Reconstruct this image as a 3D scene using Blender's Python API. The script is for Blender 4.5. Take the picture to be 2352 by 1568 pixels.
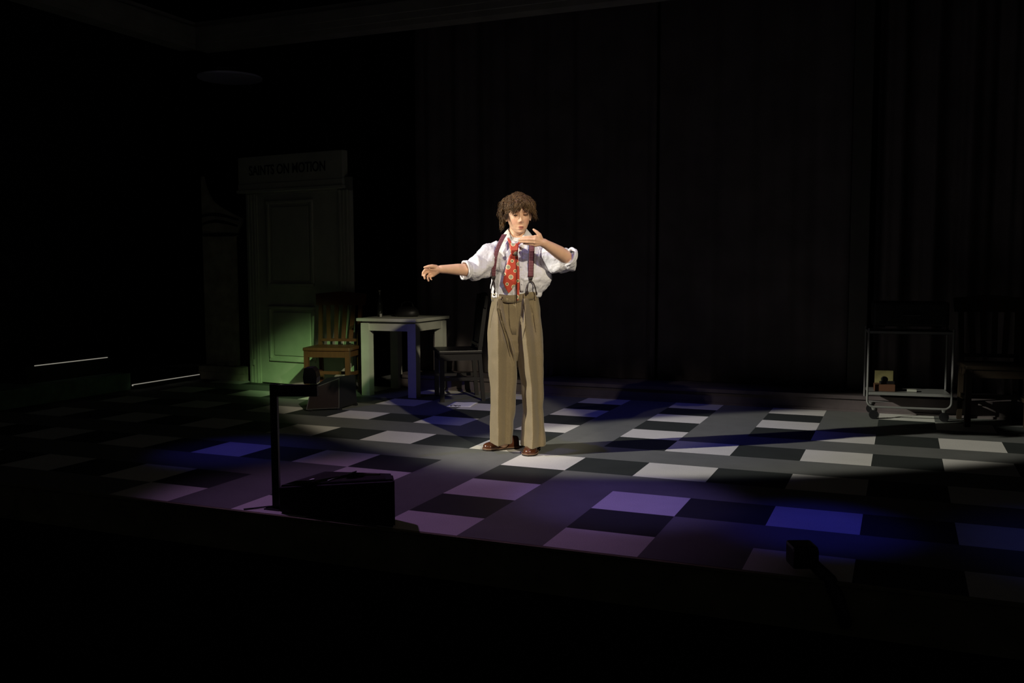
import bpy, bmesh, math, random
from mathutils import Vector, Matrix, noise
random.seed(7)
PI = math.pi
sc = bpy.context.scene
for o in list(bpy.data.objects): bpy.data.objects.remove(o)

# ------------------------------------------------------------------ camera
CAM = Vector((2.201, -5.496, 1.19))
YAW, PITCH, ROLL, FPX = -0.39567, -0.07991, -0.00387, 2149.3
fw = Vector((math.sin(YAW)*math.cos(PITCH), math.cos(YAW)*math.cos(PITCH), math.sin(PITCH)))
rt0 = Vector((math.cos(YAW), -math.sin(YAW), 0)); up0 = rt0.cross(fw)
RT = rt0*math.cos(ROLL) + up0*math.sin(ROLL); UP = up0*math.cos(ROLL) - rt0*math.sin(ROLL)
cd = bpy.data.cameras.new('camera'); cam = bpy.data.objects.new('camera', cd); sc.collection.objects.link(cam)
cd.sensor_width = 36.0; cd.lens = FPX*36.0/2352.0; cd.clip_end = 200
M = Matrix((RT, UP, -fw)).transposed().to_4x4(); M.translation = CAM
cam.matrix_world = M
sc.camera = cam
# ------------------------------------------------------------------ world + stage lights
sc.view_settings.view_transform = 'Standard'; sc.view_settings.look = 'None'
sc.view_settings.gamma = 1; sc.view_settings.use_curve_mapping = False
sc.view_settings.exposure = 0.0
w = bpy.data.worlds.new('world'); sc.world = w; w.use_nodes = True
w.node_tree.nodes['Background'].inputs[0].default_value = (0.95, 0.93, 0.93, 1)
w.node_tree.nodes['Background'].inputs[1].default_value = 0.0065
def spot(name, loc, aim, half, blend, power, col, size=0.08):
    l = bpy.data.lights.new(name, 'SPOT'); l.energy = power; l.color = col
    l.spot_size = math.radians(2*half); l.spot_blend = blend; l.shadow_soft_size = size
    o = bpy.data.objects.new(name, l); sc.collection.objects.link(o)
    o.location = loc; d = Vector(aim)-Vector(loc); o.rotation_euler = d.to_track_quat('-Z', 'Y').to_euler()
    return o
WARM = (1.0, 0.93, 0.76)
spot('front_left_spot',  (-7.43, -5.8, 5.0), (1.20, 0.93, 0.0), 5.4, 0.28, 5200, (1.0, 0.95, 0.83))
spot('front_left_fringe_spot', (-7.43, -5.8, 5.0), (2.35, 2.25, 0.05), 1.7, 0.8, 420, (0.40, 1.0, 0.30))  # added second lamp for the green fringe of the front left beam
spot('front_right_spot', (6.45, -6.7, 5.0), (-1.40, 1.36, 0.0), 5.5, 0.25, 2700, (1.0, 0.88, 0.66))
spot('door_green_spot', (3.4, -4.8, 4.6), (-3.38, 2.35, -0.06), 3.7, 1.0, 2600, (0.56, 1.0, 0.40))
spot('front_centre_spot', (-0.75, -8.6, 5.3), (0.0, 0.60, 0.22), 5.9, 0.45, 450, (1.0, 0.85, 0.78))
spot('pink_spot', (-3.2, -1.1, 5.0), (-0.1, -1.45, 0.0), 14, 0.8, 190, (0.76, 0.38, 1.0))
spot('violet_spot', (2.6, -1.2, 5.2), (0.95, -0.95, 0.0), 7.0, 0.9, 330, (0.34, 0.24, 1.0))
spot('blue_left_spot', (-2.6, -1.0, 5.2), (-1.75, -0.62, 0.0), 7, 1.0, 130, (0.10, 0.08, 1.0))
spot('blue_right_spot', (2.6, -1.2, 5.2), (1.85, -1.08, 0.0), 6, 0.9, 190, (0.06, 0.06, 1.0))
spot('blue_far_right_spot', (3.8, -1.0, 5.2), (3.1, -1.0, 0.0), 9, 0.9, 36, (0.08, 0.12, 1.0))
spot('blue_back_spot', (0.0, -1.0, 5.4), (0.1, 0.9, 0.0), 20, 0.8, 150, (0.12, 0.12, 1.0))
spot('blue_table_spot', (-4.2, -6.0, 5.0), (-1.65, 1.75, 0.15), 5.0, 0.7, 360, (0.16, 0.13, 1.0))

# ------------------------------------------------------------------ helpers
ROOTS = []
def tag(o, label=None, cat=None, group=None, kind=None):
    if label: o['label'] = label
    if cat: o['category'] = cat
    if group: o['group'] = group
    if kind: o['kind'] = kind
    return o
def empty(name, loc, rz=0, label=None, cat=None, group=None):
    o = bpy.data.objects.new(name, None); sc.collection.objects.link(o)
    o.location = loc; o.rotation_euler = (0, 0, rz); o.empty_display_size = 0.1
    return tag(o, label, cat, group)
class MB:
    def __init__(s): s.v = []; s.f = []; s.m = []; s.uv = {}
    def add(s, vs, fs, mi=0):
        n = len(s.v); s.v += [tuple(v) for v in vs]; s.f += [tuple(i+n for i in f) for f in fs]; s.m += [mi]*len(fs)
        return n
    def box(s, a, b, mi=0, bev=0.0, mat=None):
        (x0, y0, z0), (x1, y1, z1) = a, b
        if bev <= 0:
            vs = [(x, y, z) for z in (z0, z1) for x, y in ((x0, y0), (x1, y0), (x1, y1), (x0, y1))]
            fs = [(0, 3, 2, 1), (4, 5, 6, 7), (0, 1, 5, 4), (1, 2, 6, 5), (2, 3, 7, 6), (3, 0, 4, 7)]
        else:
            bm = bmesh.new(); bmesh.ops.create_cube(bm, size=1)
            for v in bm.verts: v.co = Vector(((x0+x1)/2+v.co.x*(x1-x0), (y0+y1)/2+v.co.y*(y1-y0), (z0+z1)/2+v.co.z*(z1-z0)))
            bmesh.ops.bevel(bm, geom=bm.edges[:], offset=bev, segments=2, affect='EDGES', profile=0.6)
            vs = [v.co.copy() for v in bm.verts]; fs = [tuple(v.index for v in f.verts) for f in bm.faces]; bm.free()
        if mat is not None: vs = [mat @ Vector(v) for v in vs]
        s.add(vs, fs, mi)
    def bar(s, p, q, wx, wy, mi=0, ref=None):          # box-section bar from p to q
        p, q = Vector(p), Vector(q); d = (q-p).normalized()
        r = Vector(ref) if ref else (Vector((1, 0, 0)) if abs(d.x) < .9 else Vector((0, 1, 0)))
        a = (r - d*r.dot(d)).normalized(); b = d.cross(a)
        vs = []
        for c in (p, q):
            for i, j in ((-1, -1), (1, -1), (1, 1), (-1, 1)): vs.append(c + a*i*wx/2 + b*j*wy/2)
        s.add(vs, [(3, 2, 1, 0), (4, 5, 6, 7), (0, 1, 5, 4), (1, 2, 6, 5), (2, 3, 7, 6), (3, 0, 4, 7)], mi)
    def tube(s, pts, rad, n=12, mi=0, cap=True, flat=None, upv=None, close=False):
        pts = [Vector(p) for p in pts]
        if not hasattr(rad, '__len__'): rad = [rad]*len(pts)
        if cap:                                        # rounded ends
            d0 = (pts[0]-pts[1]).normalized(); d1 = (pts[-1]-pts[-2]).normalized(); P2, R2 = [], []
            for k in (88, 60, 30): P2.append(pts[0]+d0*rad[0]*math.sin(math.radians(k))); R2.append(rad[0]*math.cos(math.radians(k)))
            P2 += pts; R2 += list(rad)
            for k in (30, 60, 88): P2.append(pts[-1]+d1*rad[-1]*math.sin(math.radians(k))); R2.append(rad[-1]*math.cos(math.radians(k)))
            pts, rad = P2, R2
        N = len(pts); u = None; vs = []
        for i, p in enumerate(pts):
            if i == 0: d = pts[1]-p
            elif i == N-1: d = p-pts[-2]
            else: d = (pts[i+1]-p).normalized()+(p-pts[i-1]).normalized()
            d.normalize()
            if u is None:
                r = Vector(upv) if upv else (Vector((0, 0, 1)) if abs(d.z) < .9 else Vector((1, 0, 0)))
                u = (r-d*r.dot(d)).normalized()
            else: u = (u-d*u.dot(d)).normalized()
            b = d.cross(u)
            for k in range(n):
                t = 2*PI*k/n
                vs.append(p+u*math.cos(t)*rad[i]+b*math.sin(t)*rad[i]*(flat or 1))
        fs = [(i*n+k, i*n+(k+1) % n, (i+1)*n+(k+1) % n, (i+1)*n+k) for i in range(N-1) for k in range(n)]
        fs.append(tuple(range(n-1, -1, -1))); fs.append(tuple((N-1)*n+k for k in range(n)))
        s.add(vs, fs, mi)
    def loft(s, rings, mi=0, caps=True):
        n = len(rings[0]); vs = [p for r in rings for p in r]
        fs = [(i*n+k, i*n+(k+1) % n, (i+1)*n+(k+1) % n, (i+1)*n+k) for i in range(len(rings)-1) for k in range(n)]
        if caps: fs += [tuple(range(n-1, -1, -1)), tuple((len(rings)-1)*n+k for k in range(n))]
        s.add(vs, fs, mi)
    def grid(s, P, mi=0, uv=None):                      # P[row][col]
        n = len(P[0]); base = s.add([p for r in P for p in r], [(i*n+k, i*n+k+1, (i+1)*n+k+1, (i+1)*n+k) for i in range(len(P)-1) for k in range(n-1)], mi)
        if uv:
            for i, r in enumerate(uv):
                for k, c in enumerate(r): s.uv[base+i*n+k] = c
    def sphere(s, c, r, n=12, mi=0, M3=None):
        c = Vector(c); rr = r if hasattr(r, '__len__') else (r, r, r)
        rings = []
        for i in range(1, n):
            t = PI*i/n; rings.append([(math.sin(t)*math.cos(2*PI*k/(2*n))*rr[0], math.sin(t)*math.sin(2*PI*k/(2*n))*rr[1], -math.cos(t)*rr[2]) for k in range(2*n)])
        if M3: rings = [[M3 @ Vector(p) for p in r] for r in rings]
        s.loft([[Vector(p)+c for p in r] for r in rings], mi)
    def build(s, name, mats, parent=None, smooth=False, solid=0, offset=-1):
        me = bpy.data.meshes.new(name); me.from_pydata(s.v, [], s.f); 
        for m in (mats if isinstance(mats, (list, tuple)) else [mats]): me.materials.append(m)
        me.polygons.foreach_set('material_index', s.m)
        if smooth: me.polygons.foreach_set('use_smooth', [True]*len(me.polygons))
        if s.uv:
            l = me.uv_layers.new(name='UVMap')
            for lp in me.loops: l.data[lp.index].uv = s.uv.get(lp.vertex_index, (0, 0))
        me.update()
        o = bpy.data.objects.new(name, me); sc.collection.objects.link(o)
        if parent: o.parent = parent
        if solid:
            m = o.modifiers.new('solid', 'SOLIDIFY'); m.thickness = solid; m.offset = offset
        return o
def remesh(o, vox, smooth=2, fac=0.5):
    m = o.modifiers.new('remesh', 'REMESH'); m.mode = 'VOXEL'; m.voxel_size = vox; m.use_smooth_shade = True
    if smooth:
        k = o.modifiers.new('smooth', 'SMOOTH'); k.iterations = smooth; k.factor = fac
def mat(name, col, rough=0.6, metal=0.0, spec=0.3, nscale=0, namt=0.0, bump=0.0, bscale=200, sss=0.0, coat=0, sheen=0):
    m = bpy.data.materials.new(name); m.use_nodes = True; nt = m.node_tree; b = nt.nodes['Principled BSDF']
    b.inputs['Base Color'].default_value = (*col, 1); b.inputs['Roughness'].default_value = rough
    b.inputs['Metallic'].default_value = metal; b.inputs['Specular IOR Level'].default_value = spec
    b.inputs['Coat Weight'].default_value = coat; b.inputs['Sheen Weight'].default_value = sheen
    if sss: b.inputs['Subsurface Weight'].default_value = sss; b.inputs['Subsurface Radius'].default_value = (0.012, 0.005, 0.003); b.inputs['Subsurface Scale'].default_value = 1
    tc = nt.nodes.new('ShaderNodeTexCoord')
    if nscale:
        n = nt.nodes.new('ShaderNodeTexNoise'); n.inputs['Scale'].default_value = nscale; n.inputs['Detail'].default_value = 6
        nt.links.new(tc.outputs['Object'], n.inputs['Vector'])
        r = nt.nodes.new('ShaderNodeMapRange'); r.inputs[1].default_value = .3; r.inputs[2].default_value = .7
        r.inputs[3].default_value = 1-namt; r.inputs[4].default_value = 1+namt
        nt.links.new(n.outputs['Fac'], r.inputs[0])
        mx = nt.nodes.new('ShaderNodeVectorMath'); mx.operation = 'SCALE'; mx.inputs[0].default_value = col
        nt.links.new(r.outputs[0], mx.inputs['Scale']); nt.links.new(mx.outputs[0], b.inputs['Base Color'])
    if bump:
        n2 = nt.nodes.new('ShaderNodeTexNoise'); n2.inputs['Scale'].default_value = bscale; n2.inputs['Detail'].default_value = 4
        nt.links.new(tc.outputs['Object'], n2.inputs['Vector'])
        bp = nt.nodes.new('ShaderNodeBump'); bp.inputs['Strength'].default_value = bump; bp.inputs['Distance'].default_value = 0.01
        nt.links.new(n2.outputs['Fac'], bp.inputs['Height']); nt.links.new(bp.outputs[0], b.inputs['Normal'])
    return m
def mathn(nt, op, a, b=None, c=None):
    n = nt.nodes.new('ShaderNodeMath'); n.operation = op
    for i, x in enumerate((a, b, c)):
        if x is None: continue
        if isinstance(x, (int, float)): n.inputs[i].default_value = x
        else: nt.links.new(x, n.inputs[i])
    return n.outputs[0]
def mixc(nt, f, a, b):
    n = nt.nodes.new('ShaderNodeMix'); n.data_type = 'RGBA'
    for s, x in ((0, f), (6, a), (7, b)):
        if isinstance(x, tuple): n.inputs[s].default_value = (*x, 1)
        elif isinstance(x, (int, float)): n.inputs[s].default_value = x
        else: nt.links.new(x, n.inputs[s])
    return n.outputs[2]
def woodmat(name, c1, c2, rough=0.4, axis='Z', scale=6):
    m = mat(name, c1, rough); nt = m.node_tree; b = nt.nodes['Principled BSDF']
    tc = nt.nodes.new('ShaderNodeTexCoord'); mp = nt.nodes.new('ShaderNodeMapping')
    s = [scale*8]*3; s['XYZ'.index(axis)] = scale; mp.inputs['Scale'].default_value = s
    n = nt.nodes.new('ShaderNodeTexNoise'); n.inputs['Scale'].default_value = 1; n.inputs['Detail'].default_value = 8; n.inputs['Distortion'].default_value = 1.2
    nt.links.new(tc.outputs['Object'], mp.inputs[0]); nt.links.new(mp.outputs[0], n.inputs['Vector'])
    nt.links.new(mixc(nt, n.outputs['Fac'], c1, c2), b.inputs['Base Color'])
    return m

def floormat(name, col, namt=.22):
    m = mat(name, col, 0.62, spec=.25); nt = m.node_tree; b = nt.nodes['Principled BSDF']
    tc = nt.nodes.new('ShaderNodeTexCoord')
    n = nt.nodes.new('ShaderNodeTexNoise'); n.inputs['Scale'].default_value = 5; n.inputs['Detail'].default_value = 10; n.inputs['Roughness'].default_value = .65
    n3 = nt.nodes.new('ShaderNodeTexNoise'); n3.inputs['Scale'].default_value = 170; n3.inputs['Detail'].default_value = 3
    mp = nt.nodes.new('ShaderNodeMapping'); mp.inputs['Scale'].default_value = (3, 16, 1); mp.inputs['Rotation'].default_value = (0, 0, .5)
    n2 = nt.nodes.new('ShaderNodeTexNoise'); n2.inputs['Scale'].default_value = 1.6; n2.inputs['Detail'].default_value = 12; n2.inputs['Roughness'].default_value = .7
    nt.links.new(tc.outputs['Object'], n.inputs['Vector']); nt.links.new(tc.outputs['Object'], mp.inputs[0]); nt.links.new(mp.outputs[0], n2.inputs['Vector']); nt.links.new(tc.outputs['Object'], n3.inputs['Vector'])
    a = mathn(nt, 'MULTIPLY_ADD', n.outputs['Fac'], 2*namt, 1-namt)
    sc_ = mathn(nt, 'GREATER_THAN', n2.outputs['Fac'], .66)
    a2 = mathn(nt, 'MULTIPLY_ADD', sc_, -.28, a)
    a3 = mathn(nt, 'MULTIPLY_ADD', n3.outputs['Fac'], .5, mathn(nt, 'SUBTRACT', a2, .25))
    mx = nt.nodes.new('ShaderNodeVectorMath'); mx.operation = 'SCALE'; mx.inputs[0].default_value = col
    nt.links.new(a3, mx.inputs['Scale']); nt.links.new(mx.outputs[0], b.inputs['Base Color'])
    return m
WHITE_T = floormat('pale_floor_paint', (.62, .61, .57), .12); GREY_T = floormat('grey_floor_paint', (.140, .146, .138)); DARK_T = floormat('dark_floor_paint', (.031, .036, .034))
BLACKP = mat('black_paint', (.012, .012, .012), .6); BLACKM = mat('black_metal', (.010, .010, .011), .4, spec=.4)
BLACKF = mat('black_drape', (.012, .012, .013), .9, spec=.05)
CURT = mat('dark_curtain_cloth', (.13, .112, .112), .9, spec=.05, nscale=3, namt=.2, bump=.2)
FASCIA = mat('stage_fascia_paint', (.17, .16, .09), .8, nscale=8, namt=.25)
RISER = mat('grey_riser_paint', (.085, .070, .070), .7, nscale=6, namt=.2)

# ------------------------------------------------------------------ stage floor and setting
S = 0.4041959
CO = {-5: -.02, -4: -.06, -3: -.077, -2: -.084, -1: 0, 0: -.023, 1: -.01, 2: 0, 3: .026, 4: .074, 5: .079, 6: .065, 7: .03}
RO = {-9: 1.0, -8: .8, -7: .65, -6: .5, -5: .37, -4: .25, -3: .24, -2: .09, -1: .045, 0: .0, 1: -.03, 2: -.073, 3: -.139, 4: -.22}
FRONT = -1.832
xe = {i: (i+CO.get(i, -.02 if i < 0 else .03))*S for i in range(-16, 16)}
ye = {j: -(j+RO[j])*S for j in range(-9, 5)}; ye[-9] = 3.75; ye[-8] = 3.3; ye[5] = FRONT
fm = MB()
for i in range(-16, 15):
    for j in range(-9, 5):
        e = (i % 2 == 0); r = (j % 2 == 0)
        if i+j >= 0: light = e and r
        else: light = (not e) and (not r)
        dark = ((not e) and r) if i-j > 0 else (e and not r)
        t = 0 if light else (2 if dark else 1)
        fm.add([(xe[i], ye[j+1], 0), (xe[i+1], ye[j+1], 0), (xe[i+1], ye[j], 0), (xe[i], ye[j], 0)], [(0, 1, 2, 3)], t)
XL, XR, YB = xe[-16], xe[15], ye[-9]
fm.add([(XL, FRONT, -.01), (XR, FRONT, -.01), (XR, YB, -.01), (XL, YB, -.01)], [(3, 2, 1, 0)], 1)
tag(fm.build('floor', [WHITE_T, GREY_T, DARK_T]), kind='structure')
b = MB(); b.box((XL, FRONT-.02, -.012), (XR, FRONT, -.001)); b.box((XL, FRONT-.012, -.175), (XR, FRONT, -.012)); b.box((XL, FRONT-.022, -.20), (XR, FRONT, -.175))
tag(b.build('trim_1', FASCIA), kind='structure')
b = MB(); b.box((XL, FRONT+.02, -.95), (XR, FRONT+.06, -.2)); tag(b.build('wall_front', BLACKP), kind='structure')
b = MB(); b.box((-10, -14, -1.0), (10, FRONT+.06, -.95)); tag(b.build('auditorium_floor', mat('black_carpet', (.004, .004, .004), .9, spec=.05)), kind='structure')
b = MB(); b.box((-6.6, 3.75, -.01), (6.1, 3.85, 6.2)); tag(b.build('wall_back', BLACKP), kind='structure')
b = MB(); b.box((-6.45, FRONT, 0), (-6.35, 3.75, 6.2)); tag(b.build('wall_left', BLACKP), kind='structure')
b = MB(); b.box((5.2, FRONT, 0), (5.3, 3.75, 6.2)); tag(b.build('wall_right', BLACKP), kind='structure')
# back riser (low platform edge with a lip)
b = MB(); b.box((-2.42, 2.55, 0), (5.2, 2.62, .105)); b.box((-2.42, 2.53, .105), (5.2, 3.75, .135)); b.box((-2.42, 2.538, .0), (5.2, 2.55, .018))
tag(b.build('trim_2', RISER), kind='structure')
# cornice round the stage ceiling: left run and back run, stepped moulding
CORN = mat('cornice_plaster', (.30, .29, .25), .8, nscale=4, namt=.15)
b = MB()
for k, (o_, z0, z1) in enumerate(((0, 3.45, 3.50), (.03, 3.50, 3.56), (.05, 3.56, 3.66), (.02, 3.66, 3.72))):
    b.box((-4.85, 2.42-o_, z0), (5.2, 2.60, z1)); b.box((-4.85, FRONT, z0), (-4.66+o_, 2.60, z1))
tag(b.build('trim_3', CORN), kind='structure')
b = MB(); b.box((-6.4, FRONT, 6.2), (5.2, 3.75, 6.3)); tag(b.build('ceiling', BLACKP), kind='structure')
# left low platform with its dark green face, and side steps
GREENF = mat('dark_green_paint', (.14, .25, .17), .8, nscale=10, namt=.3)
b = MB(); b.box((-6.3, FRONT, .001), (-4.76, 1.47, .165), bev=.004)
tag(b.build('platform', GREENF), 'low dark green side platform along the left edge of the stage', 'platform')
def steps():
    t = empty('side_step', (-4.72, 1.93, 0), label='low black side step with a bright edge strip, left of the painted column', cat='step')
    b = MB(); b.box((-1.5, -.45, .001), (-.012, .48, .058)); b.build('tread', BLACKP, t)
    b = MB(); b.tube([(-.004, -.475, .052), (-.004, .47, .052)], .0045, 8); b.sphere((-.002, -.475, .048), .009, 6); b.build('edge_strip', STRIP, t)
    t2 = empty('side_step', (-4.95, .95, .165), label='upper black step with a bright edge strip on the green platform', cat='step')
    b = MB(); b.box((-1.2, -.5, .0), (0, .45, .155)); b.build('tread', BLACKP, t2)
    b = MB(); b.tube([(.004, -.41, .157), (.004, .42, .157)], .0045, 8); b.build('edge_strip', STRIP, t2)
STRIP = mat('glowing_pale_strip', (.80, .78, .70), .35, metal=.3); 
nb = STRIP.node_tree.nodes['Principled BSDF']; nb.inputs['Emission Color'].default_value = (.9, .85, .72, 1); nb.inputs['Emission Strength'].default_value = .22  # faint glow added to the strips, which are no lamps
steps()

# ------------------------------------------------------------------ curtains
def curtain(name, x0, x1, y, z0, z1, amp, pitch, label, seed, m=CURT, group=None):
    rnd = random.Random(seed); n = int((x1-x0)/.018); rows = 14; P = []
    ph = [rnd.uniform(0, 6.28) for _ in range(6)]
    for r in range(rows+1):
        z = z0+(z1-z0)*r/rows; row = []
        for k in range(n+1):
            x = x0+(x1-x0)*k/n; u = x-x0; fl = .55+.45*(1-r/rows)
            d = amp*fl*(math.sin(2*PI*u/pitch+ph[0]+.5*math.sin(u*3+ph[1]))+.45*math.sin(2*PI*u/(pitch*.43)+ph[2])+.3*math.sin(2*PI*u/(pitch*2.7)+ph[3]))
            row.append((x+.2*d*math.cos(9*u+ph[4]), y+d, z))
        P.append(row)
    b = MB(); b.grid(P); o = b.build(name, m, smooth=True, solid=.006, offset=0)
    return tag(o, label, 'curtain', group)
curtain('stage_curtain', -2.40, .10, 2.98, .14, 6.1, .022, .33, 'dark back curtain behind the table and the performer, left of the centre join', 3)
curtain('stage_curtain', .12, 1.78, 3.00, .14, 6.1, .020, .38, 'dark back curtain right of the centre join, behind the empty floor', 5)
b = MB()
b.box((1.78, 2.90, .136), (1.93, 2.97, 6.1), bev=.01)
tag(b.build('curtain_post', mat('charcoal_wood', (.085, .082, .072), .8, nscale=5, namt=.15)), 'tall charcoal upright strip between the back curtain and the wing drapes', 'post')
curtain('stage_curtain', 1.96, 3.1, 3.05, .14, 6.1, .06, .30, 'heavy folded drape behind the trolley', 8)
curtain('stage_curtain', 3.12, 5.1, 3.0, .14, 6.1, .07, .34, 'heavy folded drape at the far right of the stage', 11)
curtain('stage_curtain', -6.3, -2.45, 3.62, .0, 6.1, .03, .5, 'black drape hanging behind the door and the painted column', 13, BLACKF)

# ------------------------------------------------------------------ ceiling disc
t = empty('ceiling_light', (-4.70, 3.0, 3.26), label='round pale ceiling light, unlit, high above the door', cat='ceiling light')
b = MB(); b.tube([(0, 0, 0), (0, 0, .02)], .345, 48, cap=False); b.build('diffuser', mat('frosted_disc', (.75, .75, .95), .5), t, smooth=False)
b = MB(); b.tube([(0, 0, .02), (0, 0, .07)], .30, 48, cap=False); b.build('housing', BLACKM, t)
b = MB(); b.tube([(0, 0, .06), (0, 0, 2.94)], .012, 10, cap=False); b.build('rod', BLACKM, t)

# ------------------------------------------------------------------ door flat
CREAM = mat('cream_green_paint', (.42, .44, .34), .55, nscale=7, namt=.08, bump=.04, bscale=60)
A, B_ = Vector((-4.178, 2.396, 0)), Vector((-2.745, 2.239, 0)); ang = math.atan2(B_.y-A.y, B_.x-A.x)
t = empty('scenery_door', A, ang, 'tall painted panelled door flat with a lettered header, left behind the wooden chair', 'door')
b = MB()
b.box((.0, .0, 0), (.028, .06, 2.30)) if False else None
for x0, x1 in ((.14, .285), (1.335, 1.485)):                    # fluted casings
    b.box((x0, .0, 0), (x1, .05, 2.05))
    for k in range(3): b.box((x0+.018+k*.042, -.008, .0), (x0+.040+k*.042, .0, 1.93), bev=.003)
b.box((.14, .0, 1.92), (1.485, .05, 2.05)); b.build('door_frame', CREAM, t)
b = MB(); b.box((.285, .012, .012), (1.335, .045, 1.92)); b.build('door_leaf', CREAM, t)
leaf = [c for c in t.children if c.name.startswith('door_leaf')][0] if t.children else None
def panel(x0, x1, z0, z1):
    b = MB(); wd = .028
    for (a0, a1, c0, c1) in ((x0, x1, z0, z0+wd), (x0, x1, z1-wd, z1), (x0, x0+wd, z0+wd, z1-wd), (x1-wd, x1, z0+wd, z1-wd)):
        b.box((a0, -.012, c0), (a1, .013, c1), bev=.006)
    b.box((x0+.06, .0, z0+.06), (x1-.06, .013, z1-.06), bev=.006)
    return b
leafo = [o for o in bpy.data.objects if o.name == 'door_leaf'][0]
panel(.42, 1.02, 1.0, 1.855).build('panel_moulding', CREAM, leafo); panel(.42, 1.02, .24, .80).build('panel_moulding', CREAM, leafo)
b = MB(); b.box((.195, -.02, .185), (.215, .0, .245), bev=.003); b.build('hinge', CREAM, leafo)
b = MB(); b.box((.075, -.03, 2.035), (1.425, .05, 2.305), bev=.004)
b.box((.060, -.05, 1.945), (1.435, .05, 1.975), bev=.006); b.box((.075, -.038, 1.975), (1.425, .05, 2.035), bev=.004); b.build('header', CREAM, t)
hd = [o for o in bpy.data.objects if o.name == 'header'][0]
cu = bpy.data.curves.new('txt', 'FONT'); cu.body = 'SAINTS ON MOTION'; cu.size = .135; cu.extrude = .002; cu.align_x = 'CENTER'; cu.offset = .002
to = bpy.data.objects.new('txt', cu); sc.collection.objects.link(to)
dg = bpy.context.evaluated_depsgraph_get(); me = bpy.data.meshes.new_from_object(to.evaluated_get(dg)); bpy.data.objects.remove(to)
xs = [v.co.x for v in me.vertices]; sx = .99/(max(xs)-min(xs))
for v in me.vertices: v.co = Vector((v.co.x*sx+.725, -.032-v.co.z, v.co.y+2.12))
me.materials.clear(); me.materials.append(BLACKP)
lo = bpy.data.objects.new('lettering', me); sc.collection.objects.link(lo); lo.parent = hd

# ------------------------------------------------------------------ painted column flat
COLP = mat('painted_stone', (.36, .33, .25), .75, nscale=9, namt=.25)
t = empty('scenery_column', (-4.76, 2.50, 0), 0, 'painted cut-out column with curved black bands and a plinth, left of the door', 'scenery')
b = MB(); b.box((.02, .03, .15), (.45, .06, 1.53)); b.build('shaft', COLP, t)
def slab(pts, y0, y1):
    b = MB(); n = len(pts); b.add([(x, y0, z) for x, z in pts]+[(x, y1, z) for x, z in pts], [tuple(range(n)), tuple(range(2*n-1, n-1, -1))]+[(i, i+n, (i+1) % n+n, (i+1) % n) for i in range(n)]); return b
top = [(.035, 1.52), (.47, 1.52), (.50, 1.60), (.56, 1.70), (.54, 1.71), (.48, 1.735), (.395, 1.77), (.28, 1.825), (.20, 1.875), (.15, 1.915), (.105, 1.98), (.07, 2.06), (.045, 2.16), (.02, 2.15), (.02, 1.6)]
slab(top, .03, .06).build('capital', COLP, t)
def band(z0, bulge, th, x0, x1, lean):
    up = []; dn = []
    for k in range(17):
        u = k/16; x = x0+(x1-x0)*u; z = z0+bulge*math.sin(PI*(u**.8))+lean*u; h = th*(.6+.4*math.sin(PI*u))
        up.append((x, z+h/2)); dn.append((x, z-h/2))
    return slab(dn+up[::-1], .022, .031)
for args in ((1.735, .035, .035, .02, .50, -.045), (1.645, .045, .035, .02, .49, -.02), (1.545, .0, .032, .02, .50, -.005)):
    band(*args).build('band', BLACKP, t)
b = MB(); b.box((0, -.07, 0), (.60, .06, .145), bev=.004); b.box((-.005, -.078, .075), (.605, .06, .083)); b.build('plinth', COLP, t)
b = MB()
for x0, x1, h in ((.20, .29, .024), (.36, .43, .035)): b.box((x0, -.01, .144), (x1, .03, .15+h))
b.build('base_block', COLP, t)
b = MB(); b.box((.45, .10, 0), (.72, .13, 2.2)); b.build('backing', BLACKP, t)

# ------------------------------------------------------------------ chairs
def chair(loc, rz, wood, label, group='wooden slat-back chairs'):
    t = empty('wooden_chair', loc, rz, label, 'chair', group)     # front faces -y; origin between the front feet on the floor
    b = MB(); b.box((-.225, -.03, .425), (.225, .36, .455), bev=.008); b.build('seat', wood, t)
    for sx in (-1, 1):
        b = MB(); b.bar((sx*.198, .0, 0), (sx*.198, .0, .426), .04, .04); b.build('leg', wood, t)
        b = MB(); b.bar((sx*.19, .37, 0), (sx*.19, .335, .44), .034, .034); b.bar((sx*.19, .335, .42), (sx*.20, .40, .93), .034, .034, ref=(1, 0, 0)); b.build('back_leg', wood, t)
    b = MB(); b.box((-.18, -.015, .365), (.18, .008, .425)); b.box((-.206, .01, .365), (-.188, .33, .425)); b.box((.188, .01, .365), (.206, .33, .425)); b.build('apron', wood, t)
    for args in (((-.19, .0, .20), (-.19, .36, .20)), ((.19, .0, .20), (.19, .36, .20)), ((-.19, .2, .20), (.19, .2, .20))):
        b = MB(); b.bar(*args, .022, .03); b.build('stretcher', wood, t)
    b = MB()
    n = 12; rows = []
    for z in (.83, .96):
        rows.append([((k/n-.5)*.50*(1 if z > .9 else .97), .382+(z-.83)*.13+.022*math.sin(PI*k/n), z-(0.012*abs(k/n-.5)*4 if z > .9 else 0)) for k in range(n+1)])
    b.grid(rows); b.build('crest_rail', wood, t, solid=.022, offset=0)
    b = MB(); b.bar((-.19, .345, .50), (.19, .345, .50), .025, .045, ref=(0, 0, 1)); b.build('lower_rail', wood, t)
    for k in range(4):
        x = (-.117+.078*k); b = MB(); b.bar((x*.92, .347, .50), (x*1.10, .398, .85), .040, .012, ref=(1, 0, 0)); b.build('back_slat', wood, t)
    return t
WOOD = woodmat('brown_chair_wood', (.085, .034, .014), (.05, .019, .009), .42)
DWOOD = woodmat('black_chair_wood', (.012, .010, .009), (.006, .005, .005), .4)
RWOOD = woodmat('dark_brown_chair_wood', (.022, .014, .007), (.012, .008, .004), .6)
chair((-2.665, 1.745, 0), .23, WOOD, 'brown wooden slat-back chair in front of the panelled door')
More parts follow.
